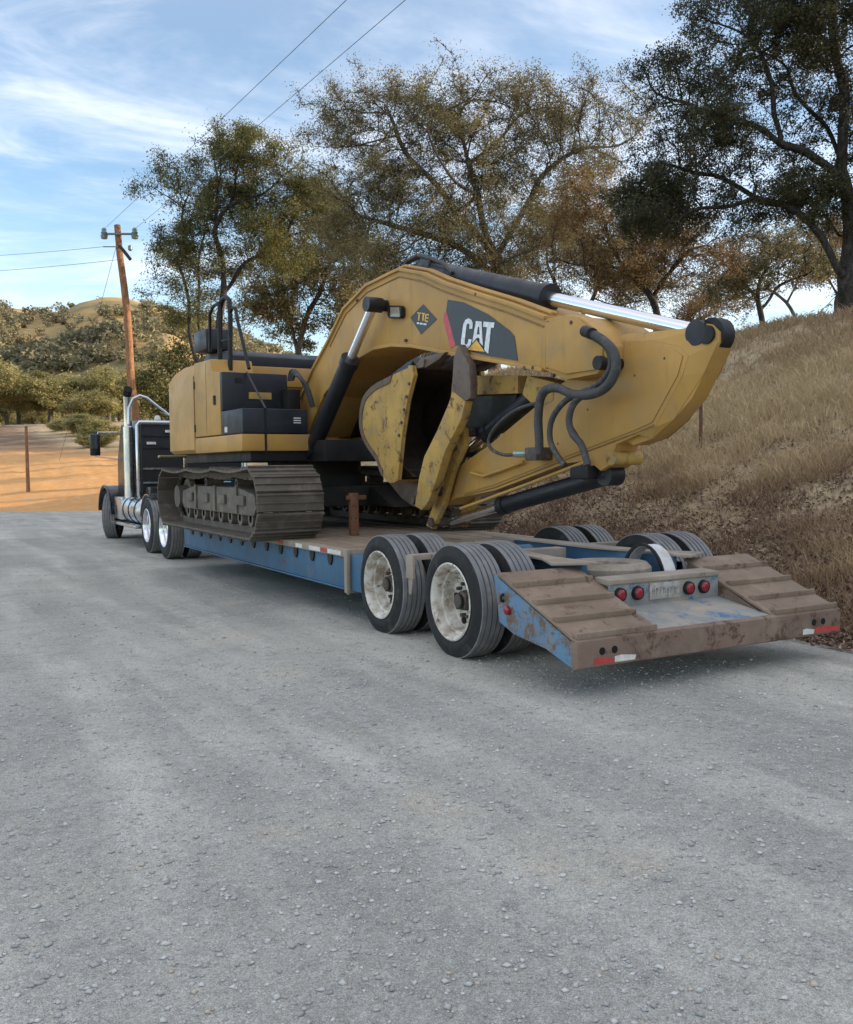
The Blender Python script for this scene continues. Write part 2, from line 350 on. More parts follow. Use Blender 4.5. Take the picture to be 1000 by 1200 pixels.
# loose stones lying on the road
def stone_mat():
    m, nt, b = M('loose_stone'); a = nd(nt, 'ShaderNodeAttribute', attribute_name='var').outputs['Fac']
    c = mixc(nt, a, (.30, .30, .29), (.62, .61, .58)); c = mixc(nt, mathn(nt, 'MULTIPLY', ramp(nt, a, .93, .96), .8), c, (.45, .36, .27)); nt.links.new(c, b.inputs['Base Color']); b.inputs['Roughness'].default_value = .9
    bump(nt, b, noise(nt, geo_pos(nt), 120, 4), .4, .004); return m
def stones(n, kmin, kmax, dmin, dmax, pw):
    d = dmin+(dmax-dmin)*RNG.random(n)**pw; a = YAW+(RNG.random(n)-.5)*1.15
    x, y = CAM[0]+d*np.sin(a), CAM[1]+d*np.cos(a); ok = (x < 1.5) & ((y+.9*x) < 30); x, y = x[ok], y[ok]; n = len(x)
    V = np.array([(1, 0, 0), (-1, 0, 0), (0, 1, 0), (0, -1, 0), (.15, .1, .9), (-.1, -.15, -.9)], float); Fc = np.array([[0, 2, 4], [2, 1, 4], [1, 3, 4], [3, 0, 4], [2, 0, 5], [1, 2, 5], [3, 1, 5], [0, 3, 5]])
    r = kmin*(kmax/kmin)**(RNG.random(n)**3.2)
    sc = np.stack([r*(.8+.7*RNG.random(n)), r*(.8+.5*RNG.random(n)), r*(.45+.35*RNG.random(n))], -1)
    P = V[None]*(1+.95*(RNG.random((n, len(V), 1))-.5))*sc[:, None]
    t = RNG.random(n)*6.283; c, s = np.cos(t)[:, None], np.sin(t)[:, None]
    Q = np.stack([P[..., 0]*c-P[..., 1]*s+x[:, None], P[..., 0]*s+P[..., 1]*c+y[:, None], P[..., 2]+(road_z(x, y)+sc[:, 2]*.35)[:, None]], -1)
    return Q.reshape(-1, 3), (Fc[None]+(np.arange(n)*len(V))[:, None, None]).reshape(-1, 3), np.repeat(RNG.random(n), len(Fc))
sv1, sf1, sa1 = stones(30000, .0024, .014, 1.3, 7.5, 1.0); sv2, sf2, sa2 = stones(4000, .006, .018, 6.5, 17, 1.0)
link('loose_stones', mesh_np('loose_stones', np.concatenate([sv1, sv2]), np.concatenate([sf1, sf2+len(sv1)]), stone_mat(), {'var': ('FACE', np.concatenate([sa1, sa2]))}), kind='stuff', label='loose grey stones scattered over the gravel road', category='stones')
# ------------------------------------------------------------------ trees
def bark_mat(name, a, b_):
    m, nt, b = M(name); p = geo_pos(nt)
    st = nd(nt, 'ShaderNodeMapping'); nt.links.new(p, st.inputs[0]); st.inputs['Scale'].default_value = (1, 1, .3)
    f = noise(nt, st.outputs[0], 14, 6, .7, .5); c = mixc(nt, ramp(nt, f, .35, .65), a, b_); nt.links.new(c, b.inputs['Base Color'])
    b.inputs['Roughness'].default_value = .95; b.inputs['Specular IOR Level'].default_value = .15; bump(nt, b, f, .8, .04); return m
def leaf_mat(name, cols, trans=.25):
    m, nt, b = M(name); a = nd(nt, 'ShaderNodeAttribute', attribute_name='var').outputs['Fac']
    r = nd(nt, 'ShaderNodeValToRGB'); nt.links.new(a, r.inputs[0]); el = r.color_ramp.elements
    while len(el) < len(cols): el.new(.5)
    for e, (pos, c) in zip(el, cols): e.position = pos; e.color = (*c, 1)
    nt.links.new(r.outputs[0], b.inputs['Base Color']); b.inputs['Roughness'].default_value = .7; b.inputs['Specular IOR Level'].default_value = .2
    t = nd(nt, 'ShaderNodeBsdfTranslucent'); nt.links.new(r.outputs[0], t.inputs[0]); mx = nd(nt, 'ShaderNodeMixShader'); mx.inputs[0].default_value = trans
    nt.links.new(b.outputs[0], mx.inputs[1]); nt.links.new(t.outputs[0], mx.inputs[2]); nt.links.new(mx.outputs[0], nt.nodes['Material Output'].inputs[0]); return m
BARK = bark_mat('oak_bark', (.055, .046, .038), (.14, .122, .105)); BARK_DARK = bark_mat('dark_oak_bark', (.028, .025, .023), (.075, .066, .06))
LEAF_GREEN = leaf_mat('olive_green_leaves', [(0, (.08, .09, .04)), (.45, (.16, .16, .065)), (.8, (.29, .25, .09)), (1, (.42, .33, .12))], .3)
LEAF_GOLD = leaf_mat('thinning_golden_leaves', [(0, (.09, .085, .05)), (.4, (.18, .16, .08)), (.75, (.33, .27, .13)), (1, (.46, .35, .17))], .3)
LEAF_DARK = leaf_mat('dark_green_leaves', [(0, (.042, .046, .027)), (.5, (.08, .083, .045)), (.85, (.135, .12, .062)), (1, (.22, .16, .08))])
LEAF_ORANGE = leaf_mat('russet_leaves', [(0, (.13, .085, .04)), (.5, (.25, .165, .075)), (1, (.38, .27, .13))])
LEAF_FAR = leaf_mat('sunlit_oak_leaves', [(0, (.17, .165, .07)), (.5, (.33, .295, .13)), (1, (.48, .41, .20))], .4)

def colonize(base, lobes, n_attr, step, rng, trunk_h=2.5, kill=1.6, infl=9, lean=(0, 0), stems=1, iters=150, gnarl=.22, limbs=(), clump=None):
    """lobes: (centre, radii, weight). returns nodes, parents"""
    w = np.array([l[2] for l in lobes], float); w /= w.sum(); A = []
    for (c, r, _), k in zip(lobes, rng.multinomial(n_attr, w)):
        d = rng.normal(size=(k, 3)); d /= np.linalg.norm(d, axis=1)[:, None]
        P = np.array(c)+d*np.array(r)*(rng.random((k, 1))**(1/2.4))
        if clump and k > 8:                              # gather the growth into separate sprays with gaps between them
            m = max(4, k//14); P = P[:m][rng.integers(0, m, k)]+rng.normal(size=(k, 3))*clump*np.array([1, 1, .62])
        A.append(P)
    A = np.concatenate(A); base = np.array(base, float)
    nodes, par = [], []
    for s in range(stems):
        a = 6.28*s/max(1, stems)+rng.random()*2; off = np.array([math.cos(a), math.sin(a), 0])*(.25 if stems > 1 else 0)
        p = base+off; prev = -1; k = int(trunk_h/step)+1
        dr = np.array([lean[0]+off[0]*.6, lean[1]+off[1]*.6, 1.])
        for i in range(k):
            nodes.append(p.copy()); par.append(prev); prev = len(nodes)-1
            dd = dr+rng.normal(size=3)*.10; p = p+dd/np.linalg.norm(dd)*step
    for pts in limbs:                                    # main limbs seen in the photograph
        pts = [np.array(p, float) for p in pts]; NA = np.array(nodes); prev = int(np.linalg.norm(NA-pts[0], axis=1).argmin())
        if np.linalg.norm(NA[prev]-pts[0]) > step*1.2: pts = [NA[prev]]+pts
        for a, b_ in zip(pts[:-1], pts[1:]):
            k = max(1, int(np.linalg.norm(b_-a)/step+.5)); side = rng.normal(size=3)*.10*np.linalg.norm(b_-a)
            for i in range(1, k+1): t = i/k; nodes.append(a+(b_-a)*t+side*4*t*(1-t)*.6+rng.normal(size=3)*.04*step); par.append(prev); prev = len(nodes)-1
    near = np.zeros(len(A), int); dist = np.full(len(A), 1e9)
    NA = np.array(nodes); D = np.linalg.norm(A[:, None]-NA[None], axis=2); near = D.argmin(1); dist = D.min(1)
    alive = np.ones(len(A), bool); cnt = {}
    for it in range(iters):
        act = alive & (dist < infl*step*(3 if it < 25 else 1))
        if not act.any(): break
        idx = near[act]; NA = np.array(nodes); dirs = A[act]-NA[idx]; dirs /= np.linalg.norm(dirs, axis=1)[:, None]+1e-9
        acc = np.zeros((len(nodes), 3)); np.add.at(acc, idx, dirs); grow = np.unique(idx); new = []
        for g in grow:
            if cnt.get(g, 0) > 3: continue
            d = acc[g]/(np.linalg.norm(acc[g])+1e-9)
            if par[g] >= 0: t = NA[g]-NA[par[g]]; d = d+.55*t/(np.linalg.norm(t)+1e-9)
            d = d+rng.normal(size=3)*gnarl; d /= np.linalg.norm(d)
            nodes.append(NA[g]+d*step); par.append(int(g)); cnt[g] = cnt.get(g, 0)+1; new.append(len(nodes)-1)
        if not new: break
        NN = np.array([nodes[i] for i in new]); D = np.linalg.norm(A[:, None]-NN[None], axis=2); m = D.argmin(1); dm = D.min(1)
        up = dm < dist; near[up] = np.array(new)[m[up]]; dist[up] = dm[up]; alive &= dist > kill*step*.8
    return np.array(nodes), np.array(par)
def tube_tree(nodes, par, r_tip, expo=2.15, r_max=None):
    n = len(nodes); ch = [[] for _ in range(n)]
    for i, p in enumerate(par):
        if p >= 0: ch[p].append(i)
    rr = np.zeros(n)
    for i in range(n-1, -1, -1): rr[i] = r_tip**expo if not ch[i] else sum(rr[c] for c in ch[i])
    R = rr**(1/expo)
    if r_max: R = np.minimum(R, r_max*(1+0*R)) if R.max() < r_max else R*(1-(1-r_max/R.max())*sstep(.1*R.max(), R.max(), R))
    V, Fc, base = [], [], 0
    starts = [i for i in range(n) if par[i] < 0]; stack = list(starts)
    while stack:
        s = stack.pop(); chain = [s] if par[s] < 0 else [par[s], s]; cur = s
        while ch[cur]:
            o = sorted(ch[cur], key=lambda c: -R[c]); stack += o[1:]; cur = o[0]; chain.append(cur)
        rad_ = R[chain].copy()
        if par[s] >= 0: rad_[0] = min(rad_[0], rad_[1]*1.25)
        P = nodes[chain].astype(float)
        if par[s] < 0: rad_[0] *= 1.45
        if len(P) > 2: P[1:-1] = .5*P[1:-1]+.25*(P[:-2]+P[2:])
        k = 8 if rad_.max() > .12 else (5 if rad_.max() > .04 else 3)
        T = np.gradient(P, axis=0); T /= np.linalg.norm(T, axis=1)[:, None]+1e-9
        a = np.array([.3, .9, .25]); S = np.cross(T, a); S /= np.linalg.norm(S, axis=1)[:, None]+1e-9; Q = np.cross(T, S)
        ang = np.arange(k)*2*math.pi/k
        ring = P[:, None]+(S[:, None]*np.cos(ang)[None, :, None]+Q[:, None]*np.sin(ang)[None, :, None])*rad_[:, None, None]
        m = len(P); V.append(ring.reshape(-1, 3)); i = np.arange((m-1)*k).reshape(m-1, k)
        Fc.append(np.stack([i, np.roll(i, -1, 1), np.roll(i, -1, 1)+k, i+k], -1).reshape(-1, 4)+base); base += m*k
    return np.concatenate(V), np.concatenate(Fc), R, ch
def leaf_quads(C, size, rng, flat=.35, aspect=.6):
    n = len(C); nrm = rng.normal(size=(n, 3)); nrm[:, 2] += flat*np.sign(nrm[:, 2]); nrm /= np.linalg.norm(nrm, axis=1)[:, None]
    t = np.cross(nrm, rng.normal(size=(n, 3))); t /= np.linalg.norm(t, axis=1)[:, None]+1e-9; s = np.cross(nrm, t)
    L = (size*(.6+.8*rng.random(n)))[:, None]
    V = np.stack([C-t*L*.5, C+s*L*aspect*.62+t*L*.12, C+t*L*.5-s*L*aspect*.25], 1).reshape(-1, 3)
    return V, np.arange(n*3).reshape(n, 3)
def make_tree(name, base, lobes, n_attr, step, n_leaf, leaf, bark, lmat, label, cat='tree', group=None, seed=1, trunk_h=2.5, tip=.010, r_max=.3, spread=None, clump=None, twig=True, lean=(0, 0), stems=1, size=.11, bias=0, gnarl=.22, extra=None, kill=1.6):
    rng = np.random.default_rng(seed); base = np.array(base, float)
    nodes, par = colonize(base, lobes, n_attr, step, rng, trunk_h, kill=kill, lean=lean, stems=stems, gnarl=gnarl, limbs=extra or (), clump=clump)
    V, Fc, R, ch = tube_tree(nodes, par, tip, r_max=r_max)
    o = thing(name, base, label, cat, group)
    fine = np.where(R < tip*2.6)[0]
    tv, tf, tips = [], [], []
    if twig:
        k = 7; idx = np.repeat(fine, k); st = nodes[idx]; d = rng.normal(size=(len(idx), 3)); pr = par[idx]; t = nodes[idx]-nodes[np.maximum(pr, 0)]
        d = d/np.linalg.norm(d, axis=1)[:, None]+.7*t/(np.linalg.norm(t, axis=1)[:, None]+1e-9)+np.array([0, 0, .15]); d /= np.linalg.norm(d, axis=1)[:, None]
        L = step*(.5+.9*rng.random(len(idx)))[:, None]; md = st+d*L*.5+rng.normal(size=st.shape)*.05*step; en = st+d*L+rng.normal(size=st.shape)*.12*step
        w = tip*.85; s = np.cross(d, rng.normal(size=d.shape)); s /= np.linalg.norm(s, axis=1)[:, None]+1e-9; q = np.cross(d, s)
        tv = np.stack([st+s*w, st-s*.5*w+q*.87*w, st-s*.5*w-q*.87*w, md+s*w*.7, md-s*.35*w+q*.6*w, md-s*.35*w-q*.6*w, en], 1).reshape(-1, 3)
        bq = np.array([[0, 1, 4, 3], [1, 2, 5, 4], [2, 0, 3, 5], [3, 4, 6, 6], [4, 5, 6, 6], [5, 3, 6, 6]])[:3]
        b3 = np.array([[3, 4, 6], [4, 5, 6], [5, 3, 6]])
        n = len(idx); off = (np.arange(n)*7)[:, None, None]; tf = (bq[None]+off).reshape(-1, 4); tips = np.concatenate([md, en])
        Vall = np.concatenate([V, tv]); Fall = np.concatenate([Fc, tf+len(V)])
    else: Vall, Fall, tips = V, Fc, nodes[fine]
    link('trunk', mesh_np('trunk', Vall-base, Fall, bark, None, True), o)
    # leaves sit in clumps at the twig ends; whole sprays are missing here and there
    keep = rng.random(len(tips)) < .85; src = tips[keep] if len(tips) else nodes[fine]
    den = np.clip(.5+1.6*(np.array([math.sin(p[0]*1.3+seed)*math.sin(p[1]*1.1+2*seed)*math.sin(p[2]*1.7+seed) for p in src])), .12, 1.5)
    pick = rng.choice(len(src), n_leaf, p=den/den.sum()); sp_ = (spread or step*.45)
    Cn = src[pick]+rng.normal(size=(n_leaf, 3))*sp_*np.array([1, 1, .7])
    LV, LF = leaf_quads(Cn, size, rng)
    zz = (Cn[:, 2]-Cn[:, 2].min())/(np.ptp(Cn[:, 2])+1e-6); cl = np.random.default_rng(seed+9).random(len(src))[pick]
    var = np.clip(.30*rng.random(n_leaf)+.45*cl+bias+.15*np.sin(Cn[:, 0]*.9+Cn[:, 1]*.7+seed), 0, 1)
    link('crown', mesh_np('crown', LV-base, LF, lmat, {'var': ('FACE', var)}), o)
    return o
def lobe(px, py, D, rx, ry, rz=None, w=1.):
    """an ellipsoid of foliage whose outline in the photograph is centred on a pixel, D metres ahead (radii in pixels)"""
    c = at_depth(px, py, D); k = D/FPX; return (c, (rx*k*.95, (rz or rx)*k*.95, ry*k), w)
def ground_at(px, D):
    p = at_depth(px, 550, D); return np.array([p[0], p[1], float(height(p[0], p[1]))-.15])
def limb(pts, D): return [at_depth(x, y, D) for x, y in pts]

D1 = 33
make_tree('oak_tree', ground_at(580, D1), [lobe(505, 138, D1, 88, 45, w=1.2), lobe(605, 130, D1, 75, 40, w=1.), lobe(435, 170, D1, 52, 80, w=1.1), lobe(560, 195, D1, 120, 75, w=1.4), lobe(470, 255, D1, 85, 65, w=1.5), lobe(590, 285, D1, 90, 48, w=1.3), lobe(705, 135, D1, 48, 25, w=.6), lobe(650, 205, D1, 60, 40, w=.5), lobe(420, 265, D1, 45, 55, w=.8), lobe(520, 310, D1, 110, 40, w=1.2)],
          3300, .30, 260000, None, BARK, LEAF_GOLD, 'wide half-bare oak with thinning golden leaves behind the excavator boom', seed=3, trunk_h=2.2, tip=.0115, r_max=.42, size=.068, gnarl=.40, clump=.60, spread=.15,
          extra=[limb([(580, 350), (582, 300), (560, 225), (545, 170), (540, 130)], D1), limb([(578, 300), (535, 250), (500, 205), (460, 140)], D1-.6), limb([(582, 300), (605, 262), (630, 212), (690, 172), (760, 136)], D1+.4), limb([(690, 172), (722, 186), (738, 206)], D1+.4), limb([(552, 190), (590, 160), (620, 128)], D1+1.5), limb([(576, 320), (500, 275), (430, 255)], D1+1.), limb([(582, 310), (640, 290), (670, 270)], D1-1.5), limb([(560, 225), (520, 195), (500, 145)], D1-2)])
D2 = 38
make_tree('oak_tree', ground_at(250, D2), [lobe(278, 190, D2, 38, 28), lobe(222, 235, D2, 28, 34), lobe(312, 220, D2, 48, 38, w=1.3), lobe(238, 295, D2, 40, 36, w=1.1), lobe(345, 245, D2, 42, 46, w=1.1), lobe(312, 290, D2, 38, 28, w=.7), lobe(216, 345, D2, 20, 24, w=.5), lobe(275, 245, D2, 36, 36, w=.5)],
          1700, .35, 130000, None, BARK_DARK, LEAF_GREEN, 'tall open-crowned green oak with several dark stems rising behind the excavator body', seed=5, trunk_h=2.0, tip=.0125, r_max=.30, size=.085, spread=.17, clump=.52, gnarl=.36,
          extra=[limb([(235, 430), (222, 370), (206, 305), (212, 255), (224, 222)], D2), limb([(238, 420), (234, 345), (237, 285), (245, 235)], D2+1), limb([(262, 430), (263, 345), (262, 305), (250, 275), (266, 242), (290, 232), (318, 222)], D2-.5), limb([(263, 345), (285, 306), (318, 286), (345, 255)], D2), limb([(255, 265), (258, 215), (250, 180)], D2-.5), limb([(268, 242), (275, 200), (285, 170)], D2)])
D3 = 20.5
make_tree('oak_tree', ground_at(990, D3), [lobe(880, 35, D3, 90, 45, w=1.5), lobe(985, 45, D3, 85, 70, w=1.5), lobe(795, 105, D3, 50, 40, w=1.), lobe(840, 165, D3, 75, 42, w=1.2), lobe(785, 200, D3, 50, 38, w=1.), lobe(925, 120, D3, 70, 50, w=1.), lobe(840, 240, D3, 75, 26, w=1.), lobe(1080, 120, D3, 100, 120, w=2.), lobe(950, 235, D3, 50, 40, w=.5), lobe(1000, -70, D3, 150, 60, w=1.6), lobe(770, 245, D3, 35, 22, w=.5)],
          3600, .215, 260000, None, BARK_DARK, LEAF_DARK, 'large dark evergreen oak with thick trunk at the top of the grassy bank', seed=11, trunk_h=1.6, tip=.0085, r_max=.42, size=.058, gnarl=.42, spread=.085, clump=.34,
          extra=[limb([(988, 330), (985, 200), (990, 100), (975, 0)], D3), limb([(982, 320), (952, 264), (915, 238), (885, 231), (850, 243), (798, 257)], D3-.4), limb([(985, 205), (950, 181), (915, 170), (890, 148), (855, 140), (818, 128)], D3-.2), limb([(914, 170), (905, 135), (900, 85), (888, 55)], D3-.2), limb([(986, 190), (965, 142), (938, 118), (925, 80)], D3+.5), limb([(885, 231), (860, 215), (820, 205), (790, 195)], D3+.3), limb([(985, 250), (1040, 180), (1090, 120)], D3), limb([(984, 280), (955, 240), (940, 215), (930, 200)], D3+.6), limb([(980, 345), (960, 366), (938, 386)], D3-.4)])
D4 = 29
make_tree('oak_tree', ground_at(774, D4), [lobe(700, 245, D4, 50, 28), lobe(760, 262, D4, 62, 36, w=1.3), lobe(812, 292, D4, 42, 30), lobe(690, 300, D4, 45, 25, w=.7), lobe(745, 320, D4, 60, 25, w=.7)],
          1200, .26, 60000, None, BARK_DARK, LEAF_ORANGE, 'leaning oak with russet autumn leaves behind the boom cylinder rod', seed=17, trunk_h=.6, tip=.010, r_max=.26, size=.065, lean=(-.3, .1), gnarl=.42, clump=.42, spread=.14,
          extra=[limb([(772, 372), (760, 342), (735, 320), (705, 310), (655, 305)], D4), limb([(745, 328), (741, 300), (750, 270)], D4), limb([(765, 350), (790, 315), (812, 290)], D4), limb([(735, 320), (715, 285), (705, 245)], D4)])
D5 = 40
make_tree('oak_tree', ground_at(893, D5), [lobe(880, 312, D5, 45, 26), lobe(928, 308, D5, 45, 28), lobe(900, 285, D5, 50, 22), lobe(860, 340, D5, 30, 15, w=.5)],
          900, .27, 24000, None, BARK_DARK, LEAF_GOLD, 'small sparse oak with twisted bare branches on the bank below the large dark oak', seed=23, trunk_h=.8, tip=.012, r_max=.24, size=.095, gnarl=.42, clump=.5,
          extra=[limb([(893, 372), (885, 345), (870, 328), (850, 310)], D5), limb([(894, 365), (908, 338), (935, 325), (958, 318)], D5), limb([(888, 350), (898, 318), (905, 290)], D5)])
D6 = 46
make_tree('oak_tree', ground_at(352, D6), [lobe(340, 325, D6, 50, 40), lobe(388, 285, D6, 45, 55, w=1.3), lobe(325, 368, D6, 40, 28), lobe(400, 350, D6, 40, 40)],
          1000, .37, 60000, None, BARK, LEAF_GOLD, 'thin-branched oak standing between the tall green oak and the wide golden oak', seed=29, trunk_h=1.6, tip=.014, r_max=.2, size=.125, clump=.6, gnarl=.38, extra=[limb([(352, 420), (340, 370), (325, 335)], D6), limb([(352, 410), (372, 350), (390, 290)], D6)])
D8 = 48
make_tree('oak_tree', ground_at(672, D8), [lobe(640, 320, D8, 50, 40), lobe(690, 290, D8, 55, 45, w=1.2), lobe(735, 335, D8, 50, 35), lobe(650, 255, D8, 40, 35, w=.7)],
          1000, .40, 55000, None, BARK_DARK, LEAF_GOLD, 'brownish oak farther back between the wide golden oak and the leaning russet oak', seed=53, trunk_h=1.2, tip=.014, r_max=.24, size=.10, clump=.65, gnarl=.40, spread=.2, extra=[limb([(672, 390), (655, 345), (640, 310)], D8), limb([(674, 380), (700, 335), (720, 300)], D8)])
D9 = 52
make_tree('oak_tree', ground_at(955, D9), [lobe(945, 300, D9, 45, 32), lobe(985, 280, D9, 45, 40, w=1.1), lobe(1020, 300, D9, 40, 35), lobe(850, 345, D9, 45, 22, w=.6)],
          900, .42, 45000, None, BARK, LEAF_ORANGE, 'pale russet oak far behind the trunk of the large dark oak', seed=59, trunk_h=1.2, tip=.015, r_max=.24, size=.11, clump=.65, gnarl=.40, spread=.22)
D7 = 44
make_tree('shrub', ground_at(835, D7), [lobe(832, 362, D7, 34, 14), lobe(815, 372, D7, 25, 12)], 200, .3, 4500, None, BARK, LEAF_ORANGE, 'low sunlit orange bush just over the top of the bank', 'shrub', seed=31, trunk_h=.4, tip=.01, r_max=.07, size=.11)
make_tree('oak_tree', ground_at(205, 56), [lobe(195, 450, 56, 38, 40), lobe(230, 420, 56, 30, 35), lobe(182, 490, 56, 22, 28)], 380, .5, 11000, None, BARK_DARK, LEAF_GREEN, 'dark bushy oak right behind the truck cab', seed=37, trunk_h=1.2, tip=.015, r_max=.2, size=.2, spread=.3)

# far row of sunlit oaks: three built, the rest copies
def proto(seed, w, h):
    b = np.zeros(3); return make_tree('oak_tree', b, [((0, 0, h*.62), (w*.5, w*.5, h*.30), 1.4), ((w*.28, .1*w, h*.55), (w*.28, w*.3, h*.24), .8), ((-w*.3, -.1*w, h*.52), (w*.28, w*.3, h*.26), .8)],
        420, .45, 20000, None, BARK, LEAF_FAR, '', seed=seed, trunk_h=h*.28, tip=.03, r_max=.24, size=.26, spread=.34, twig=False)
protos = [proto(41, 7.5, 7.2), proto(43, 6.4, 6.4), proto(47, 8.5, 7.6)]
ROW = [(-25, 92, 0, 1.05), (22, 100, 1, 1.0), (58, 96, 2, .95), (95, 110, 1, 1.1), (128, 98, 0, .95), (160, 104, 2, 1.0), (75, 120, 0, 1.05), (8, 122, 2, 1.05), (190, 112, 1, 1.1), (-10, 140, 1, 1.05), (140, 138, 2, 1.0), (108, 84, 1, .62), (40, 150, 0, 1.0), (225, 130, 0, 1.3)]
for i, (px, D, k, s) in enumerate(ROW):
    o = protos[k] if i == [r[2] for r in ROW].index(k) else clone(protos[k])
    p = at_depth(px, 500, D); o.location = (p[0], p[1], float(height(p[0], p[1]))-.2); o.rotation_euler = (0, 0, RNG.random()*6.28); s *= 1.08; o.scale = (s, s, s*(.78+.2*RNG.random()))
    o['label'] = 'rounded olive oak in the row across the sunlit clearing'; o['category'] = 'tree'; o['group'] = 'oaks in the row across the clearing'
for i, (px, D, s) in enumerate([(88, 70, .30), (102, 66, .34), (72, 74, .22), (118, 62, .30), (112, 56, .24)]):
    o = clone(protos[1]); o.name = 'shrub'; p = at_depth(px, 530, D); o.location = (p[0], p[1], float(height(p[0], p[1]))-.45); o.rotation_euler = (0, 0, i*1.7); o.scale = (s*1.4, s*1.4, s)
    o['label'] = 'low dry bush on the slope above the orange dirt'; o['category'] = 'shrub'; o['group'] = 'bushes on the slope above the dirt'

# woods on the far hills: a mass nobody could count
def woods():
    n = 2600; rng = np.random.default_rng(5); D = 170+560*rng.random(n*5)**.8; px = -120+520*rng.random(n*5)
    L = D*(px-500)/FPX; x = CAM[0]+D*math.sin(YAW)+L*math.cos(YAW); y = CAM[1]+D*math.cos(YAW)-L*math.sin(YAW)
    m = fbm(x*.014, y*.014, 3)+.30*rng.random(n*5)+.35*((px > 10) & (px < 190) & (D > 270) & (D < 335))
    ok = (m > .07) & ~((px > 92) & (px < 172) & (D > 500) & (D < 640) & (rng.random(n*5) < .93)); x, y, D = x[ok][:n], y[ok][:n], D[ok][:n]; z = height(x, y); n = len(x)
    k = 80; s = 1.6+2.4*rng.random(n); d = rng.normal(size=(n, k, 3)); d /= np.linalg.norm(d, axis=2)[..., None]; d *= (rng.random((n, k, 1))**.4)
    C = np.stack([x, y, z+s*.75], -1)[:, None]+d*s[:, None, None]*np.array([1, 1, .75])
    V, Fc = leaf_quads(C.reshape(-1, 3), 1.3, rng, aspect=.9); var = np.clip(np.repeat(rng.random(n), k)*.6+.4*rng.random(n*k)-.1, 0, 1)
    link('hillside_woods', mesh_np('hillside_woods', V, Fc, leaf_mat('distant_oak_leaves', [(0, (.13, .125, .08)), (.5, (.22, .20, .125)), (1, (.33, .29, .17))]), {'var': ('FACE', var)}), kind='stuff', label='scattered oak woods covering the far sunlit hills', category='woods')
woods()
# ------------------------------------------------------------------ materials of the machines
YEL = worn('dusty_machine_yellow', (.46, .258, .066), (.37, .24, .11), (.20, .10, .05), .48, scale=2.2, dirt_amt=.6, rust_amt=-.12, spec=.35, bumps=.08)
YEL_OLD = worn('scraped_bucket_yellow', (.46, .285, .075), (.30, .22, .13), (.17, .085, .045), .6, scale=4.5, dirt_amt=.55, rust_amt=.32, spec=.3)
NAVY = worn('dark_navy_panel', (.013, .016, .024), (.055, .052, .05), None, .42, scale=3, dirt_amt=.25, spec=.45, bumps=.05)
BLACK = worn('grimy_black_steel', (.009, .009, .010), (.045, .039, .034), None, .5, scale=6, dirt_amt=.3)
CYL = worn('cylinder_black_paint', (.016, .018, .023), (.05, .047, .044), None, .38, scale=5, dirt_amt=.2)
CHROME = M('chromed_rod')[0]; CHROME.node_tree.nodes['Principled BSDF'].inputs['Base Color'].default_value = (.80, .82, .88, 1); CHROME.node_tree.nodes['Principled BSDF'].inputs['Metallic'].default_value = 1; CHROME.node_tree.nodes['Principled BSDF'].inputs['Roughness'].default_value = .22; CHROME_B = worn('road_dusted_chrome', (.60, .61, .63), (.40, .38, .35), None, .20, metal=1., scale=2, dirt_amt=.15, bumps=.0, fine=5)
TRACK = worn('dusty_track_steel', (.115, .098, .082), (.23, .195, .16), (.13, .075, .045), .62, metal=.25, scale=5, dirt_amt=.55, rust_amt=.1, bumps=.3)
TRACKF = worn('dusty_track_frame', (.13, .11, .09), (.25, .21, .17), (.10, .06, .04), .75, scale=4, dirt_amt=.7, rust_amt=.0, bumps=.3)
BLUE = worn('faded_blue_trailer_paint', (.042, .125, .225), (.17, .16, .15), (.17, .095, .06), .55, scale=3.2, dirt_amt=.42, rust_amt=.16, bumps=.2)
BLUE_W = worn('flaking_blue_trailer_paint', (.09, .215, .36), (.23, .21, .19), (.20, .135, .09), .6, scale=4.2, dirt_amt=.7, rust_amt=.60, bumps=.4)
RAMP = worn('rusty_brown_ramp_steel', (.215, .155, .11), (.30, .23, .175), (.165, .105, .072), .72, scale=3.6, dirt_amt=.6, rust_amt=.3, bumps=.5, fine=60)
RAMP_B = worn('bumper_brown_steel', (.195, .132, .10), (.27, .205, .155), (.135, .075, .05), .75, scale=3.4, dirt_amt=.6, rust_amt=.4, bumps=.5, fine=60)
BEIGE = worn('dusty_frame_steel', (.30, .25, .20), (.42, .36, .29), (.19, .115, .075), .75, scale=3, dirt_amt=.6, rust_amt=.1, bumps=.4)
SHELF = worn('scuffed_blue_shelf', (.22, .235, .235), (.38, .32, .25), (.10, .21, .36), .65, scale=2.8, dirt_amt=.85, rust_amt=.40, bumps=.3)
WOOD = worn('weathered_deck_wood', (.25, .19, .14), (.36, .29, .22), (.10, .08, .065), .85, scale=3.5, dirt_amt=.5, rust_amt=.05, bumps=.8, fine=50)
RUBBER = worn('dusty_tyre_rubber', (.022, .022, .023), (.10, .095, .088), None, .72, scale=7, dirt_amt=.35, spec=.3, bumps=.1)
TREAD = worn('worn_tread_rubber', (.20, .20, .205), (.33, .32, .30), None, .8, scale=9, dirt_amt=.5, spec=.25, bumps=.2)
RIM = worn('dirty_white_rim', (.66, .63, .57), (.28, .20, .135), (.16, .085, .05), .5, scale=7, dirt_amt=.7, rust_amt=.28, bumps=.2)
HUB = worn('greasy_hub', (.06, .05, .045), (.20, .15, .11), (.16, .08, .05), .55, scale=20, dirt_amt=.5, rust_amt=.3)
ALU = worn('polished_wheel_alloy', (.78, .80, .84), (.55, .53, .50), None, .22, metal=1., scale=3, dirt_amt=.15, bumps=.0, fine=8)
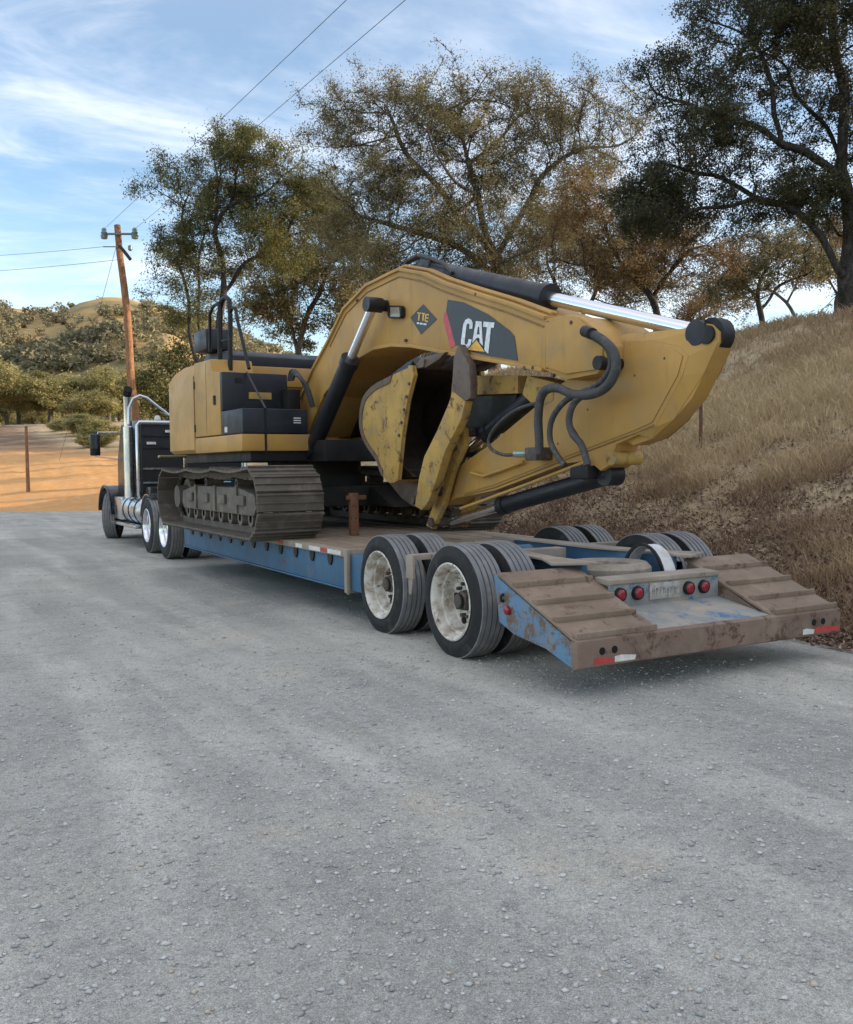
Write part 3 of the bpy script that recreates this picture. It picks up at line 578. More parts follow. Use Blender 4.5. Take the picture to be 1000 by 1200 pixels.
LENS = plain('red_lens', (.26, .014, .022), .25, 0, .6); RED = worn('red_reflective_tape', (.46, .055, .05), (.33, .20, .15), None, .5, scale=12, dirt_amt=.35); WHT = worn('white_reflective_tape', (.66, .64, .60), (.36, .29, .23), None, .5, scale=12, dirt_amt=.35)
HOLE = plain('dark_hole', (.004, .004, .004), .9); HOSE = worn('rubber_hose', (.05, .05, .052), (.17, .15, .125), None, .6, scale=14, dirt_amt=.45)
PLATE = worn('faded_licence_plate', (.42, .41, .38), (.26, .21, .17), None, .6, scale=24, dirt_amt=.8); INK = plain('faded_plate_print', (.22, .21, .21), .7)
GLASS = None
def glass_mat():
    m, nt, b = M('tinted_cab_glass'); b.inputs['Base Color'].default_value = (.05, .075, .075, 1); b.inputs['Roughness'].default_value = .06; b.inputs['Specular IOR Level'].default_value = .8; b.inputs['Alpha'].default_value = .80; return m
GLASS = glass_mat()

# ------------------------------------------------------------------ wheels
def make_wheel(name, R, W, rim_mat, hub_mat, dish, parent, flange=.305, studs=10):
    """axis along x, the outside towards -x; the tyre is the wheel's first piece"""
    h = W/2; w = MB(); prof = [(h-.02, flange-.015), (h, flange+.02), (h+.012, flange+.06), (h+.006, R-.075), (h-.012, R-.035)]
    tread = []; t0 = h-.022; ribs = 5; gw = .013; rw = (2*t0-gw*(ribs-1))/ribs; t = t0
    for k in range(ribs):
        tread += [(t, R-.004 if k in (0, ribs-1) else R), (t-rw, R-.004 if k in (0, ribs-1) else R)]; t -= rw
        if k < ribs-1: tread += [(t-.001, R-.016), (t-gw+.001, R-.016)]; t -= gw
    side = prof
    root = link(name, None, parent)
    ty = MB().lathe([(a, b) for a, b in side]+[(t0+.004, R-.012)], (0, 0, 0), n=56).lathe([(-t0-.004, R-.012)]+[(-a, b) for a, b in reversed(side)], (0, 0, 0), n=56)
    tyre = link('tyre', ty.mesh('tyre', RUBBER, 60), root)
    link('tread', MB().lathe([(t0+.004, R-.012)]+tread+[(-t0-.004, R-.012)], (0, 0, 0), n=56).mesh('tread', TREAD, 30), tyre)
    f = flange
    rm = MB().lathe([(-h-.004, f+.012), (-h-.010, f), (-h+.002, f-.014), (-h+.03, f-.030), (-h+.075, f-.036), (-h+.08, f-.055), (-h+dish, f-.075), (-h+dish+.012, f-.12), (-h+dish+.004, .115), (-h+dish-.012, .105), (-h+dish-.012, .06)], (0, 0, 0), n=48)
    rm.lathe([(h-.01, f+.012), (h, f), (h-.02, f-.02), (-h+.08, f-.055)], (0, 0, 0), n=48)
    rim = link('rim', rm.mesh('rim', rim_mat, 40), root)
    hb = MB().lathe([(-h+dish-.012, .085), (-h+dish-.06, .078), (-h+dish-.075, .06), (-h+dish-.10, .055), (-h+dish-.104, .0)], (0, 0, 0), n=20)
    link('hub', hb.mesh('hub', hub_mat, 40), root)
    if studs:
        s = MB()
        for k in range(studs):
            a = 6.283*k/studs; c = (-h+dish-.008, .135*math.cos(a), .135*math.sin(a)); s.lathe([(0.02, .017), (-.028, .017), (-.034, .010), (-.034, 0)], c, n=6)
        link('wheel_nuts', s.mesh('wheel_nuts', hub_mat, 30), rim, kind='stuff')
        s = MB()
        for k in range(studs//2):
            a = 6.283*(k+.5)/(studs//2); c = (-h+dish-.001, .187*math.cos(a), .187*math.sin(a)); s.lathe([(.012, .030), (-.0015, .030), (-.0015, 0)], c, n=12)
        link('hand_holes', s.mesh('hand_holes', HOLE, 30), rim, kind='stuff')
    return root
def place_wheel(w, x, y, z, outward, spin=0, parent=None):
    w.location = (x-origin(parent)[0], y-origin(parent)[1], z-origin(parent)[2]); w.rotation_euler = (spin, 0, 0) if outward < 0 else (spin, 0, math.pi); return w

# ------------------------------------------------------------------ lowboy trailer
TR = thing('lowboy_trailer', (0, 3.5, 0), 'low blue and rusty-brown equipment trailer carrying the excavator', 'trailer')
DY0, DY1, DZ = 2.02, 8.35, .72
fr = MB()
for s in (-1, 1):
    fr.box((s*1.235, DY0+.02, .345), (s*1.265, DY1, .655))                     # web of the side rail
    fr.box((s*1.16, DY0+.02, .325), (s*1.285, DY1, .345)); fr.box((s*.52, DY0, .34), (s*.46, DY1, .64)); fr.box((s*.58, DY0, .315), (s*.40, DY1, .34))
for k in range(14): y = DY0+.25+k*.46; fr.box((-1.234, y-.03, .47), (1.234, y+.03, .64))
fr.box((-1.234, DY0+.02, .34), (1.234, DY0+.10, .65)); fr.box((-1.234, DY1-.10, .34), (1.234, DY1-.02, .65))
DECK = part('deck_frame', fr, BLUE, TR, bevel=.006)
for s in (-1, 1): part('edge_rail', MB().box((s*1.16, DY0+.02, .656), (s*1.295, DY1, .722)), BEIGE, TR, bevel=.008)
for s in (-1, 1):
    e = MB(); e.box((s*1.30, DY0-.055, .30), (s*1.10, DY0+.018, .735)); e.box((s*1.31, DY0-.075, .29), (s*1.275, DY0-.057, .74)); part('corner_post', e, BEIGE if s > 0 else BEIGE, TR, bevel=.008)
    part('end_panel', MB().box((s*1.262, DY0-.42, .33), (s*.62, DY0-.058, .69)), BLUE, TR, bevel=.01)
for k in range(12):                                                             # stake pockets under the edge rail, each with its dark mouth
    y = DY0+.42+k*.49
    for s in (-1, 1):
        pk = part('stake_pocket', MB().prism([(y-.055, .655), (y+.055, .655), (y+.055, .60), (y+.02, .545), (y-.02, .545), (y-.055, .60)], 0, s*1.2655, s*1.283), BLACK, TR)
for k, (y0, y1, m) in enumerate([(DY0+.10, DY0+.44, WHT), (DY0+.46, DY0+.62, RED), (DY0+.64, DY0+.95, WHT), (DY0+1.15, DY0+1.35, WHT), (DY0+1.75, DY0+1.9, RED), (DY0+2.3, DY0+2.55, WHT), (DY0+3.6, DY0+3.8, RED), (DY0+4.6, DY0+4.85, WHT)]):
    part('reflective_strip', MB().box((-1.2975, y0, .668), (-1.296, y1, .712)), m, TR)
npl = 11
for k in range(npl):                                                            # deck boards
    x0 = -1.155+k*(2.31/npl); dz = .004*math.sin(k*2.1); part('deck_plank', MB().box((x0+.006, DY0-.03+.02*math.sin(k*3.3), .66), (x0+2.31/npl-.006, DY1-.02, DZ+.004+dz)), WOOD, TR, bevel=.006)
# rear bogie: two long frame rails, cross bars over the axles
ZB = .80
for s in (-1, 1):
    b = MB(); b.box((s*.44, -.70, .50), (s*.50, DY0-.43, ZB-.02)); part('frame_rail', b, BLUE, TR, bevel=.006)
    top = [(s*.40, DY0-.06), (s*.58, DY0-.06), (s*.57, .2), (s*.62, -.35), (s*.80, -.712), (s*.46, -.90), (s*.46, -.3), (s*.36, .2)]
    part('rail_top_plate', MB().prism(top, 2, ZB-.02, ZB), BEIGE, TR, bevel=.004)
    c = MB().box((s*1.29, .60, ZB-.06), (s*.585, .70, ZB-.012)); c.box((s*1.30, .585, ZB-.22), (s*1.275, .715, ZB-.02)); c.prism([(.64-.03, ZB-.22), (.64+.05, ZB-.22), (.64+.04, ZB-.36), (.64-.0, ZB-.36)], 0, s*1.29, s*1.275)
    part('wheel_cross_bar', c, BEIGE, TR, bevel=.006)
    part('wheel_side_panel', MB().box((s*.62, -.64, .42), (s*.60, DY0-.44, ZB-.08)), NAVY, TR)
part('cross_member', MB().box((-.34, .58, .56), (.34, .72, ZB-.03)), BEIGE, TR, bevel=.008)
part('cross_member', MB().box((-.34, 1.55, .50), (.34, 1.68, ZB-.03)), BEIGE, TR, bevel=.008)
part('well_floor', MB().box((-.437, -1.04, .50), (.437, .56, .528)), BEIGE, TR)
part('air_tank', MB().tube([(-.26, 1.1, .66), (.28, 1.1, .66)], [.11, .11], 16), BLUE, TR, smooth=40)
AXZ = .452
for y in (0, 1.302): part('axle', MB().tube([(-1.2, y, AXZ), (1.2, y, AXZ)], .065, 12), BLACK, TR, smooth=40)
W0 = make_wheel('wheel', .462, .262, RIM, HUB, .165, TR); first = True
for y in (0, 1.302):
    for s in (-1, 1):
        for x in (1.143, .815):
            w = W0 if first else clone(W0, TR); first = False; place_wheel(w, s*x, y, AXZ+.004, s if x > 1 else -s, random.random()*6, TR)
# sloping tail
TY0, TZ0, TY1, TZ1 = -.722, .760, -1.63, .405
def tz(y): return TZ0+(TZ1-TZ0)*(y-TY0)/(TY1-TY0)
for s in (-1, 1): part('tail_side_plate', MB().prism([(TY0+.05, .745), (TY0-.02, .40), (-.93, .335), (-1.31, .295), (-1.55, .225), (TY1+.035, .215), (TY1+.035, TZ1-.02)], 0, s*1.292, s*1.268), BLUE_W, TR)
for s in (-1, 1):
    inner = .56
    pl = MB().add([(s*1.297, TY0, TZ0), (s*inner, TY0, TZ0), (s*inner, TY1, TZ1), (s*1.297, TY1, TZ1), (s*1.297, TY0, TZ0-.022), (s*inner, TY0, TZ0-.022), (s*inner, TY1, TZ1-.022), (s*1.297, TY1, TZ1-.022)], [(0,1,2,3),(7,6,5,4),(0,4,5,1),(1,5,6,2),(2,6,7,3),(3,7,4,0)])
    rp = part('ramp_plate', pl, RAMP, TR, bevel=.004)
    for y in (-.93, -1.175, -1.405, -1.615):
        z = tz(y); cl = MB().prism([(y+.03, tz(y+.03)+.001), (y+.03, tz(y+.03)+.014), (y-.012, z+.036), (y-.022, z+.031), (y-.022, tz(y-.022)+.001)], 0, s*(inner+.03), s*1.285)
        part('cleat', cl, RAMP, rp, bevel=.003)
    part('ramp_web', MB().prism([(TY0-.03, TZ0-.026), (TY0-.03, .40), (TY1+.04, .30), (TY1+.04, TZ1-.026)], 0, s*(inner+.004), s*(inner+.028)), RAMP_B, TR)
PY = -1.10
part('top_lip', MB().prism([(-.93, .700), (PY-.012, .690), (PY-.012, .655), (PY+.03, .645), (-.93, .66)], 0, -.556, .556), BEIGE, TR, bevel=.006)
panel = part('lamp_panel', MB().box((-.556, PY, .45), (.556, PY+.02, .656)), SHELF, TR, bevel=.004)
shelf = MB().add([(-.556, PY-.001, .488), (.556, PY-.001, .488), (.556, TY1+.002, TZ1-.004), (-.556, TY1+.002, TZ1-.004), (-.556, PY-.001, .462), (.556, PY-.001, .462), (.556, TY1+.002, TZ1-.03), (-.556, TY1+.002, TZ1-.03)], [(0,1,2,3),(7,6,5,4),(0,4,5,1),(1,5,6,2),(2,6,7,3),(3,7,4,0)])
part('tail_shelf', shelf, SHELF, TR)
for x in (-.465, -.295, .225, .385):
    l = MB().lathe([(-.006, .054), (-.030, .050), (-.034, .044), (-.026, .040)], (x, PY, .578), axis=1, n=28); ln = part('tail_light', l, BLACK, panel, smooth=40)
    part('lens', MB().lathe([(-.024, .044), (-.036, .037), (-.042, .018), (-.043, 0)], (x, PY, .578), axis=1, n=24), LENS, ln, smooth=50)
pt = part('licence_plate', MB().box((-.175, PY-.012, .515), (.13, PY-.006, .642)), PLATE, panel, bevel=.003)
g = MB()
for k in range(7):                                                             # faded, unreadable plate print
    x = -.15+k*.037; g.box((x, PY-.0135, .555), (x+.006, PY-.0125, .605)); g.box((x, PY-.0135, .578+.01*(k % 2)), (x+.022, PY-.0125, .585+.01*(k % 2))); g.box((x+.016, PY-.0135, .555+.02*(k % 3)), (x+.022, PY-.0125, .605))
part('plate_print', g, INK, pt, kind='stuff')
bp = MB().prism([(TY1, TZ1), (TY1-.028, TZ1-.012), (TY1-.028, .218), (TY1, .205), (TY1+.034, .21), (TY1+.034, TZ1)], 0, -1.297, 1.297)
BUMP = part('rear_bumper', bp, RAMP_B, TR, bevel=.008)
for x in (-1.09, -.985, .985, 1.09):
    part('bumper_hole', MB().lathe([(.01, .024), (-.0015, .026), (-.0015, 0)], (x, TY1-.028, .315), axis=1, n=18), HOLE, BUMP)
for x0, x1, m in ((-1.16, -.99, RED), (-.985, -.80, WHT), (.86, .99, WHT), (.995, 1.28, RED)):
    rt = random.random(); part('reflective_strip', MB().prism([(x0, .232), (x1-.01, .229+.004*rt), (x1, .262), (x0+.3*(x1-x0), .276), (x0, .27)], 1, TY1-.0295, TY1-.0310), m, BUMP)
mk = part('marker_lamp', MB().lathe([(-.002, .035), (-.022, .032), (-.03, .02), (-.03, 0)], (-1.292, -.86, .50), n=16), LENS, TR, smooth=40)
part('side_hook', MB().tube([(-1.293, -.80, .61), (-1.315, -.80, .60), (-1.315, -.80, .565), (-1.293, -.80, .56)], .012, 6), BLACK, TR)
# gooseneck
gn = MB()
for s in (-1, 1):
    gn.prism([(DY1-.05, .36), (DY1-.05, .66), (DY1+.45, 1.22), (DY1+.9, 1.36), (11.3, 1.36), (11.3, 1.16), (DY1+.9, 1.12), (DY1+.35, .40)], 0, s*.42, s*.50)
gn.box((-.52, DY1+.5, 1.345), (.52, 11.32, 1.375)); gn.box((-1.20, DY1-.01, .40), (1.20, DY1+.10, .72)); gn.box((-1.15, DY1+.5, 1.18), (1.15, DY1+.6, 1.33))
part('gooseneck', gn, BLUE, TR, bevel=.01)

# things lying in the well between the rear rails
sp_t = thing('spare_tyre', (-.075, -.50, .53), 'dusty tan tyre lying flat in the well between the trailer rear rails', 'tyre')
ms = worn('dried_mud_rubber', (.24, .205, .165), (.36, .31, .25), None, .9, scale=8, dirt_amt=.6)
t = MB().lathe([(.0, .30), (.02, .22), (.06, .20), (.16, .20), (.20, .21), (.225, .27), (.22, .32), (.18, .355), (.06, .355), (.01, .32), (0, .30)], (-.075, -.50, .532), axis=2, n=40); part('tyre', t, ms, sp_t, smooth=40)
part('rim', MB().lathe([(.05, .20), (.10, .17), (.09, .06), (.09, 0)], (-.075, -.50, .532), axis=2, n=32), HUB, sp_t, smooth=40)
mg = thing('mudguard', (.36, -.52, .53), 'white curved plastic mudguard standing beside the flat tyre on the trailer', 'mudguard')
prof = []
for k in range(15): a = math.pi*(.02+.93*k/14); prof.append((.23*math.cos(a), .40*math.sin(a)))
inn = [(.90*a, .95*b) for a, b in prof][::-1]
part('guard', MB().prism([(-.52+q[0]*1.15, .532+q[1]*.85) for q in prof+inn], 0, .30, .43), worn('dirty_white_plastic', (.66, .66, .66), (.38, .34, .29), None, .5, scale=9, dirt_amt=.45), mg, smooth=40)
part('end_lip', MB().prism([(-.52+q[0]*1.19, .533+q[1]*.88) for q in prof+[(.88*a, .93*b) for a, b in prof][::-1]], 0, .285, .299), BLACK, mg)

sk_ = on_z(415, 627, .73)
part('stake_post', MB().box((sk_[0]-.05, sk_[1]-.04, .728), (sk_[0]+.05, sk_[1]+.04, 1.24)).box((sk_[0]-.09, sk_[1]-.03, 1.16), (sk_[0]+.16, sk_[1]+.03, 1.21)), worn('rusty_stake_steel', (.20, .09, .05), (.24, .16, .11), (.11, .05, .03), .8, scale=9), TR, bevel=.006)
# ------------------------------------------------------------------ excavator (faces the tail of the trailer)
SLEW, YC = rad(3), 5.95
FD = np.array([math.sin(SLEW), -math.cos(SLEW), 0]); RD = np.array([-math.cos(SLEW), -math.sin(SLEW), 0]); OC = np.array([0, YC, 0])
def fm(u, v, z): return OC+FD*u+RD*v+np.array([0, 0, z])
def mv(px, py, v):
    d = ray(px, py); t = (v-(CAM-OC)@RD)/(d@RD); P = CAM+d*t; return ((P-OC)@FD, P[2])
def poly(pts, v): return [mv(x, y, v) for x, y in pts]
def slab(pts, a, b): return MB(fm).prism([(0, 0)], 0, 0, 0) if not pts else _slab(pts, a, b)
def _slab(uz, a, b):
    n = len(uz); m = MB(fm); vs = [(u, a, z) for u, z in uz]+[(u, b, z) for u, z in uz]
    return m.add(vs, [tuple(range(n)), tuple(range(2*n-1, n-1, -1))]+[(i, i+n, (i+1) % n+n, (i+1) % n) for i in range(n)])
def smooth_px(pts, n=4):
    P = np.array(pts, float); out = []
    for i in range(len(P)-1):
        p0, p1, p2, p3 = P[max(i-1, 0)], P[i], P[i+1], P[min(i+2, len(P)-1)]
        for t in np.linspace(0, 1, n, endpoint=False): out.append(.5*((2*p1)+(-p0+p2)*t+(2*p0-5*p1+4*p2-p3)*t*t+(-p0+3*p1-3*p2+p3)*t**3))
    return [tuple(q) for q in out]+[tuple(P[-1])]
def fbox(a, b): return MB(fm).box(a, b)
def pin(u, v0, v1, z, r, n=20): return MB(fm).tube([(u, v0, z), (u, v1, z)], r, n)
EX = thing('excavator', (0, YC, .72), 'large dusty yellow tracked excavator with folded boom standing on the blue trailer', 'excavator')
def ep(name, mb, mat, parent=None, **k): return part(name, mb, mat, parent or EX, **k)

# undercarriage (in line with the trailer)
ZT0, TRX, SHW = .735, 1.27, .80
RL, LW = .405, 1.98                                  # radius at the ends, half length between the end wheels
def track_path(n):
    """points along the outside of the track, with a slight sag on the top run: (y offset, z, tangent angle)"""
    pts = []; R = RL; zc = ZT0+R; P = []
    for t in np.linspace(-LW, LW, 60): P.append((t, ZT0))
    for a in np.linspace(-math.pi/2, math.pi/2, 30)[1:]: P.append((LW+R*math.cos(a), zc+R*math.sin(a)))
    for t in np.linspace(LW, -LW, 60)[1:]: P.append((t, zc+R-.035*math.sin(math.pi*abs(((t+LW)/(2*LW)*3) % 1.))))
    for a in np.linspace(math.pi/2, 3*math.pi/2, 30)[1:-1]: P.append((-LW+R*math.cos(a), zc+R*math.sin(a)))
    P = np.array(P); Q = np.vstack([P, P[:1]]); L = np.concatenate([[0], np.cumsum(np.linalg.norm(np.diff(Q, axis=0), axis=1))])
    for s in np.arange(n)*L[-1]/n:
        p = np.array([np.interp(s, L, Q[:, 0]), np.interp(s, L, Q[:, 1])]); q = np.array([np.interp((s+.05) % L[-1], L, Q[:, 0]), np.interp((s+.05) % L[-1], L, Q[:, 1])])
        pts.append((p[0], p[1], math.atan2(q[1]-p[1], q[0]-p[0])))
    return pts, L[-1]
NSH = 48; TP, TL = track_path(NSH); pitch = TL/NSH
sh = MB(); hw = SHW/2; p2 = pitch*.5
prof = [(-p2*.99, 0), (-p2*.99, -.030), (-p2*.78, -.032), (-p2*.74, -.010), (-p2*.10, -.010), (-p2*.06, -.028), (p2*.06, -.028), (p2*.10, -.010), (p2*.70, -.010), (p2*.74, -.026), (p2*.86, -.026), (p2*.97, 0), (p2*.97, .012), (-p2*.99, .012)]
SHOE = MB().prism(prof, 0, -hw, hw).mesh('track_shoe', TRACK)
for s in (-1, 1):
    x = s*TRX
    ch = MB()
    for (dy, z, a) in TP:                                    # two chain links per shoe, inside the shoe line
        ca, sa = math.cos(a), math.sin(a); nx, nz = -sa, ca
        for o in (-.085, .085):
            q = [(-.105, .014), (.105, .014), (.115, .06), (.09, .105), (-.09, .105), (-.115, .06)]
            ch.prism([(YC+dy+ca*e+nx*f, z+sa*e+nz*f) for e, f in q], 0, x+o-.02, x+o+.02)
    chain = ep('track_chain', ch, TRACK, kind='stuff')
    for (dy, z, a) in TP:
        so_ = link('track_shoe', SHOE, chain); so_.location = np.array([x, YC+dy, z])-origin(EX); so_.rotation_euler = (a, 0, 0)
    t = MB(); zz = ZT0
    t.prism([(YC-1.62, zz+.24), (YC+1.62, zz+.24), (YC+1.72, zz+.34), (YC+1.66, zz+.50), (YC+1.0, zz+.58), (YC-1.0, zz+.58), (YC-1.66, zz+.50), (YC-1.72, zz+.34)], 0, x-.19, x+.19)
    frame = ep('track_frame', t, TRACKF, bevel=.015)
    for k in range(3): ep('frame_rib', MB().box((x-.215, YC-1.05+k*.95, zz+.26), (x+.215, YC-.97+k*.95, zz+.595)), TRACKF, frame)
    for k in range(4): ep('frame_pad', MB().box((x+s*.192, YC-1.35+k*.8, zz+.36), (x+s*.225, YC-1.05+k*.8, zz+.48)), TRACKF, frame, bevel=.01)
    for k in range(8): y = YC-1.45+k*.414; ep('track_roller', MB().lathe([(-.17, .05), (-.17, .10), (-.09, .10), (-.085, .075), (.085, .075), (.09, .10), (.17, .10), (.17, .05)], (x, y, zz+.20), n=18), TRACKF, frame, smooth=40)
    for k in range(2): y = YC-.75+k*1.4; ep('carrier_roller', MB().lathe([(-.12, .03), (-.12, .06), (.12, .06), (.12, .03)], (x, y, zz+.63), n=16), TRACKF, frame, smooth=40)
    ep('idler', MB().lathe([(-.13, .04), (-.13, .20), (-.05, .22), (-.05, .285), (.05, .285), (.05, .22), (.13, .20), (.13, .04)], (x, YC-LW, zz+RL), n=32), TRACKF, frame, smooth=40)
    g = MB(); q = []
    for k in range(42): a = 6.283*k/42; r = .285 if k % 2 else .25; q.append((YC+LW+r*math.cos(a), zz+RL+r*math.sin(a)))
    g.prism(q, 0, x-.04, x+.04); g.lathe([(-.2, 0), (-.2, .17), (.2, .17), (.2, 0)], (x, YC+LW, zz+RL), n=24); ep('sprocket', g, TRACKF, frame, smooth=40)
ep('car_body', MB().box((-.95, YC-.75, 1.02), (.95, YC+.75, 1.30)).prism([(YC-1.5, 1.02), (YC-1.25, 1.02), (YC-.6, 1.05), (YC-.6, 1.28), (YC-.8, 1.28)], 0, -.9, -.5).prism([(YC-1.5, 1.02), (YC-1.25, 1.02), (YC-.6, 1.05), (YC-.6, 1.28), (YC-.8, 1.28)], 0, .5, .9), worn('shade_dark_steel', (.028, .024, .02), (.07, .058, .048), None, .7, scale=5, dirt_amt=.4), bevel=.02)  # steel coloured dark to stand in for the shade between the tracks
ep('slew_ring', MB().lathe([(1.30, 0), (1.30, .72), (1.46, .72), (1.46, .66), (1.66, .66), (1.66, 0)], (0, YC, 0), axis=2, n=48), BLACK, smooth=40)

# upper structure
ep('upper_frame', fbox((-1.6, -1.35, 1.64), (1.0, 1.35, 1.80)).box((.2, -.55, 1.63), (1.5, .55, 1.9)), BLACK, bevel=.01)
sk = MB(fm); cpts = [(-.75, 1.5), (1.08, 1.5), (1.08, .45), (-.75, .45)]
ep('side_skirt', fbox((-.72, .5, 1.765), (1.10, 1.50, 1.985)), YEL, bevel=.03)
ep('side_skirt', fbox((-.72, -1.45, 1.765), (1.10, -.5, 1.985)), YEL, bevel=.03)
def plan(uv, z0, z1, inset=0, zt=None):
    n = len(uv); m = MB(fm); lv = [(z0, 0), (z0+.05, .0), (z1-.22, 0), (z1-.09, inset*.4), (z1, inset)]; lv[0] = (z0, .05)
    cu, cvv = -1.0, 0; vs = []
    for z, i in lv:
        for u, v in uv: vs.append((u+(i if u < -1.0 else 0), v-(i if v > 0 else -i)*(1 if abs(v) > .3 else 0), z))
    fs = [tuple(range(n-1, -1, -1)), tuple((len(lv)-1)*n+k for k in range(n))]
    for l in range(len(lv)-1): fs += [(l*n+k, l*n+(k+1) % n, (l+1)*n+(k+1) % n, (l+1)*n+k) for k in range(n)]
    return m.add(vs, fs)
arc = [(-.735, 1.50), (-1.75, 1.50)]+[(-1.75-.85*math.sin(a), .75+.75*math.cos(a)) for a in np.linspace(.15, math.pi/2, 9)]; arc += [(u, -v) for u, v in reversed(arc)]
ep('counterweight', plan(arc, 1.775, 3.06, .17), YEL, smooth=35)
for k in (0, 1): ep('lifting_eye', MB(fm).tube([(-1.9, .5-k, 2.93), (-1.9, .5-k, 3.10), (-1.75, .5-k, 3.10), (-1.75, .5-k, 2.93)], .03, 8), YEL)
door = ep('engine_side_door', _slab([(-.725, 1.995), (.325, 1.995), (.325, 2.82), (.02, 2.84), (-.02, 3.02), (-.725, 3.03)], .9, 1.492), YEL, bevel=.025)
for z in (2.12, 2.72): ep('door_hinge', MB(fm).tube([(-.70, 1.497, z-.05), (-.70, 1.497, z+.05)], .014, 8), BLACK, door)
ep('door_seam', fbox((-.22, 1.4925, 2.02), (-.212, 1.4935, 2.98)), BLACK, door)
ep('door_handle', fbox((.10, 1.494, 2.40), (.16, 1.512, 2.52)), BLACK, door)
ep('engine_side_door', _slab([(-.725, 1.995), (.2, 1.995), (.2, 3.0), (-.725, 3.03)], -1.45, -.9), YEL, bevel=.025)
ep('step_box', fbox((.335, .60, 1.99), (1.10, 1.485, 2.30)), NAVY, bevel=.02)
ep('box_marks', fbox((1.1015, .70, 2.12), (1.1025, .80, 2.135)).box((1.1015, .70, 2.15), (1.1025, .80, 2.165)).box((1.1015, .70, 2.18), (1.1025, .80, 2.195)), WHT, kind='stuff')
ep('warning_label', fbox((.46, 1.4865, 2.02), (.56, 1.4880, 2.09)), WHT)
tb = ep('tool_box', fbox((-.30, .56, 2.305), (.385, 1.485, 2.815)), NAVY, bevel=.02)
ep('latch', fbox((.387, 1.22, 2.68), (.402, 1.30, 2.74)), BLACK, tb); ep('recessed_handle', fbox((.387, .80, 2.47), (.396, 1.12, 2.56)), YEL_OLD, tb, bevel=.003)
ep('hood', _slab([(-1.7, 2.95), (-.62, 2.95), (-.60, 3.16), (-.75, 3.24), (-1.6, 3.27), (-1.75, 3.15)], -1.25, 1.02), NAVY, bevel=.03)
ep('hood_front_panel', fbox((-.50, -1.2, 2.72), (-.40, 1.0, 3.0)), YEL, bevel=.02)
ep('air_cleaner', fbox((-1.55, .82, 3.272), (-.98, 1.22, 3.58)), NAVY, bevel=.05)
ep('valve_block', fbox((.40, .48, 2.3), (.62, .66, 2.60)), BLACK, bevel=.015)
for k in range(3):
    ep('valve_hose', MB(fm).tube(smooth_px([(.52+.06*k, .60, 2.72), (.60+.06*k, .60, 2.84-.03*k), (.74+.05*k, .57, 2.80-.04*k), (.82+.04*k, .50, 2.60), (.84+.03*k, .42, 2.35)], 6), .024, 8), HOSE, smooth=70)
def rail(pts, v, r=.026, name='handrail'): return ep(name, MB(fm).tube([(u, v, z) for u, z in poly(pts, v)], r, 8), BLACK, smooth=60)
rail([(246, 412), (246, 368), (250, 359), (256, 355), (257, 362), (257, 434)], 1.30, .024); rail([(258, 434), (258, 362), (261, 351), (265, 348), (269, 352), (270, 372), (270, 434)], 1.22, .034); rail([(269, 368), (272, 361), (276, 361), (279, 378), (292, 432)], 1.22, .024); rail([(258, 400), (270, 398)], 1.22, .02)
ep('tie_down_strap', MB(fm).add([(u, v, z) for u, v, z in [(-.05, 1.2, 2.86), (-.02, 1.2, 2.86), (.40, 1.13, 2.825), (.40, 1.16, 2.825), (1.108, 1.20, 2.31), (1.108, 1.17, 2.31), (1.108, 1.20, 1.74), (1.108, 1.17, 1.74)]], [(0, 1, 2, 3), (3, 2, 5, 4), (4, 5, 7, 6)]), BLACK)

# cab on the far side of the boom
cb_ = ep('cab', _slab([(-.30, 1.99), (1.30, 1.99), (1.42, 2.3), (1.25, 3.10), (1.10, 3.18), (-.30, 3.18)], -1.42, -.48), BLACK, bevel=.05)
ep('cab_window', _slab([(.0, 2.45), (1.18, 2.45), (1.08, 3.05), (.0, 3.05)], -.474, -.466), GLASS, cb_); ep('cab_window', MB(fm).add([(1.405, -1.36, 2.42), (1.405, -.54, 2.42), (1.262, -.54, 3.06), (1.262, -1.36, 3.06)], [(0, 1, 2, 3)]), GLASS, cb_)

# boom
BV = .33
bo = [(338, 500), (353, 468), (367, 434), (385, 401), (404, 362), (430, 335), (460, 320), (469, 316), (496, 321), (520, 332), (556, 344), (598, 357), (640, 373), (664, 369), (680, 371), (700, 386), (711, 405), (710, 424), (700, 438), (664, 445), (637, 433), (607, 427), (526, 413), (484, 405), (460, 404), (439, 408), (421, 419), (400, 437), (380, 462), (368, 490), (360, 512)]
BP = poly(bo, BV)
boom = ep('boom', _slab(BP, -BV, BV), YEL, bevel=.010)
def strip(uz, w, v0, v1):                              # a proud chord plate following an edge of the boom
    m = MB(fm); n = len(uz); vs = []
    for i, (u, z) in enumerate(uz):
        a, b = uz[max(i-1, 0)], uz[min(i+1, n-1)]; t = np.array([b[0]-a[0], b[1]-a[1]]); t /= np.linalg.norm(t); nn = np.array([-t[1], t[0]])
        vs += [(u+nn[0]*w[0], v0, z+nn[1]*w[0]), (u+nn[0]*w[1], v0, z+nn[1]*w[1]), (u+nn[0]*w[1], v1, z+nn[1]*w[1]), (u+nn[0]*w[0], v1, z+nn[1]*w[0])]
    fs = [(0, 1, 2, 3), tuple(4*(n-1)+k for k in (3, 2, 1, 0))]
    for i in range(n-1):
        for k in range(4): fs.append((4*i+k, 4*i+(k+1) % 4, 4*i+4+(k+1) % 4, 4*i+4+k))
    return m.add(vs, fs)
ep('top_chord', strip(BP[1:13], (-.012, .022), -BV-.028, BV+.028), YEL, boom, bevel=.005); ep('bottom_chord', strip(BP[20:29], (-.015, .022), -BV-.025, BV+.025), YEL, boom, bevel=.005)
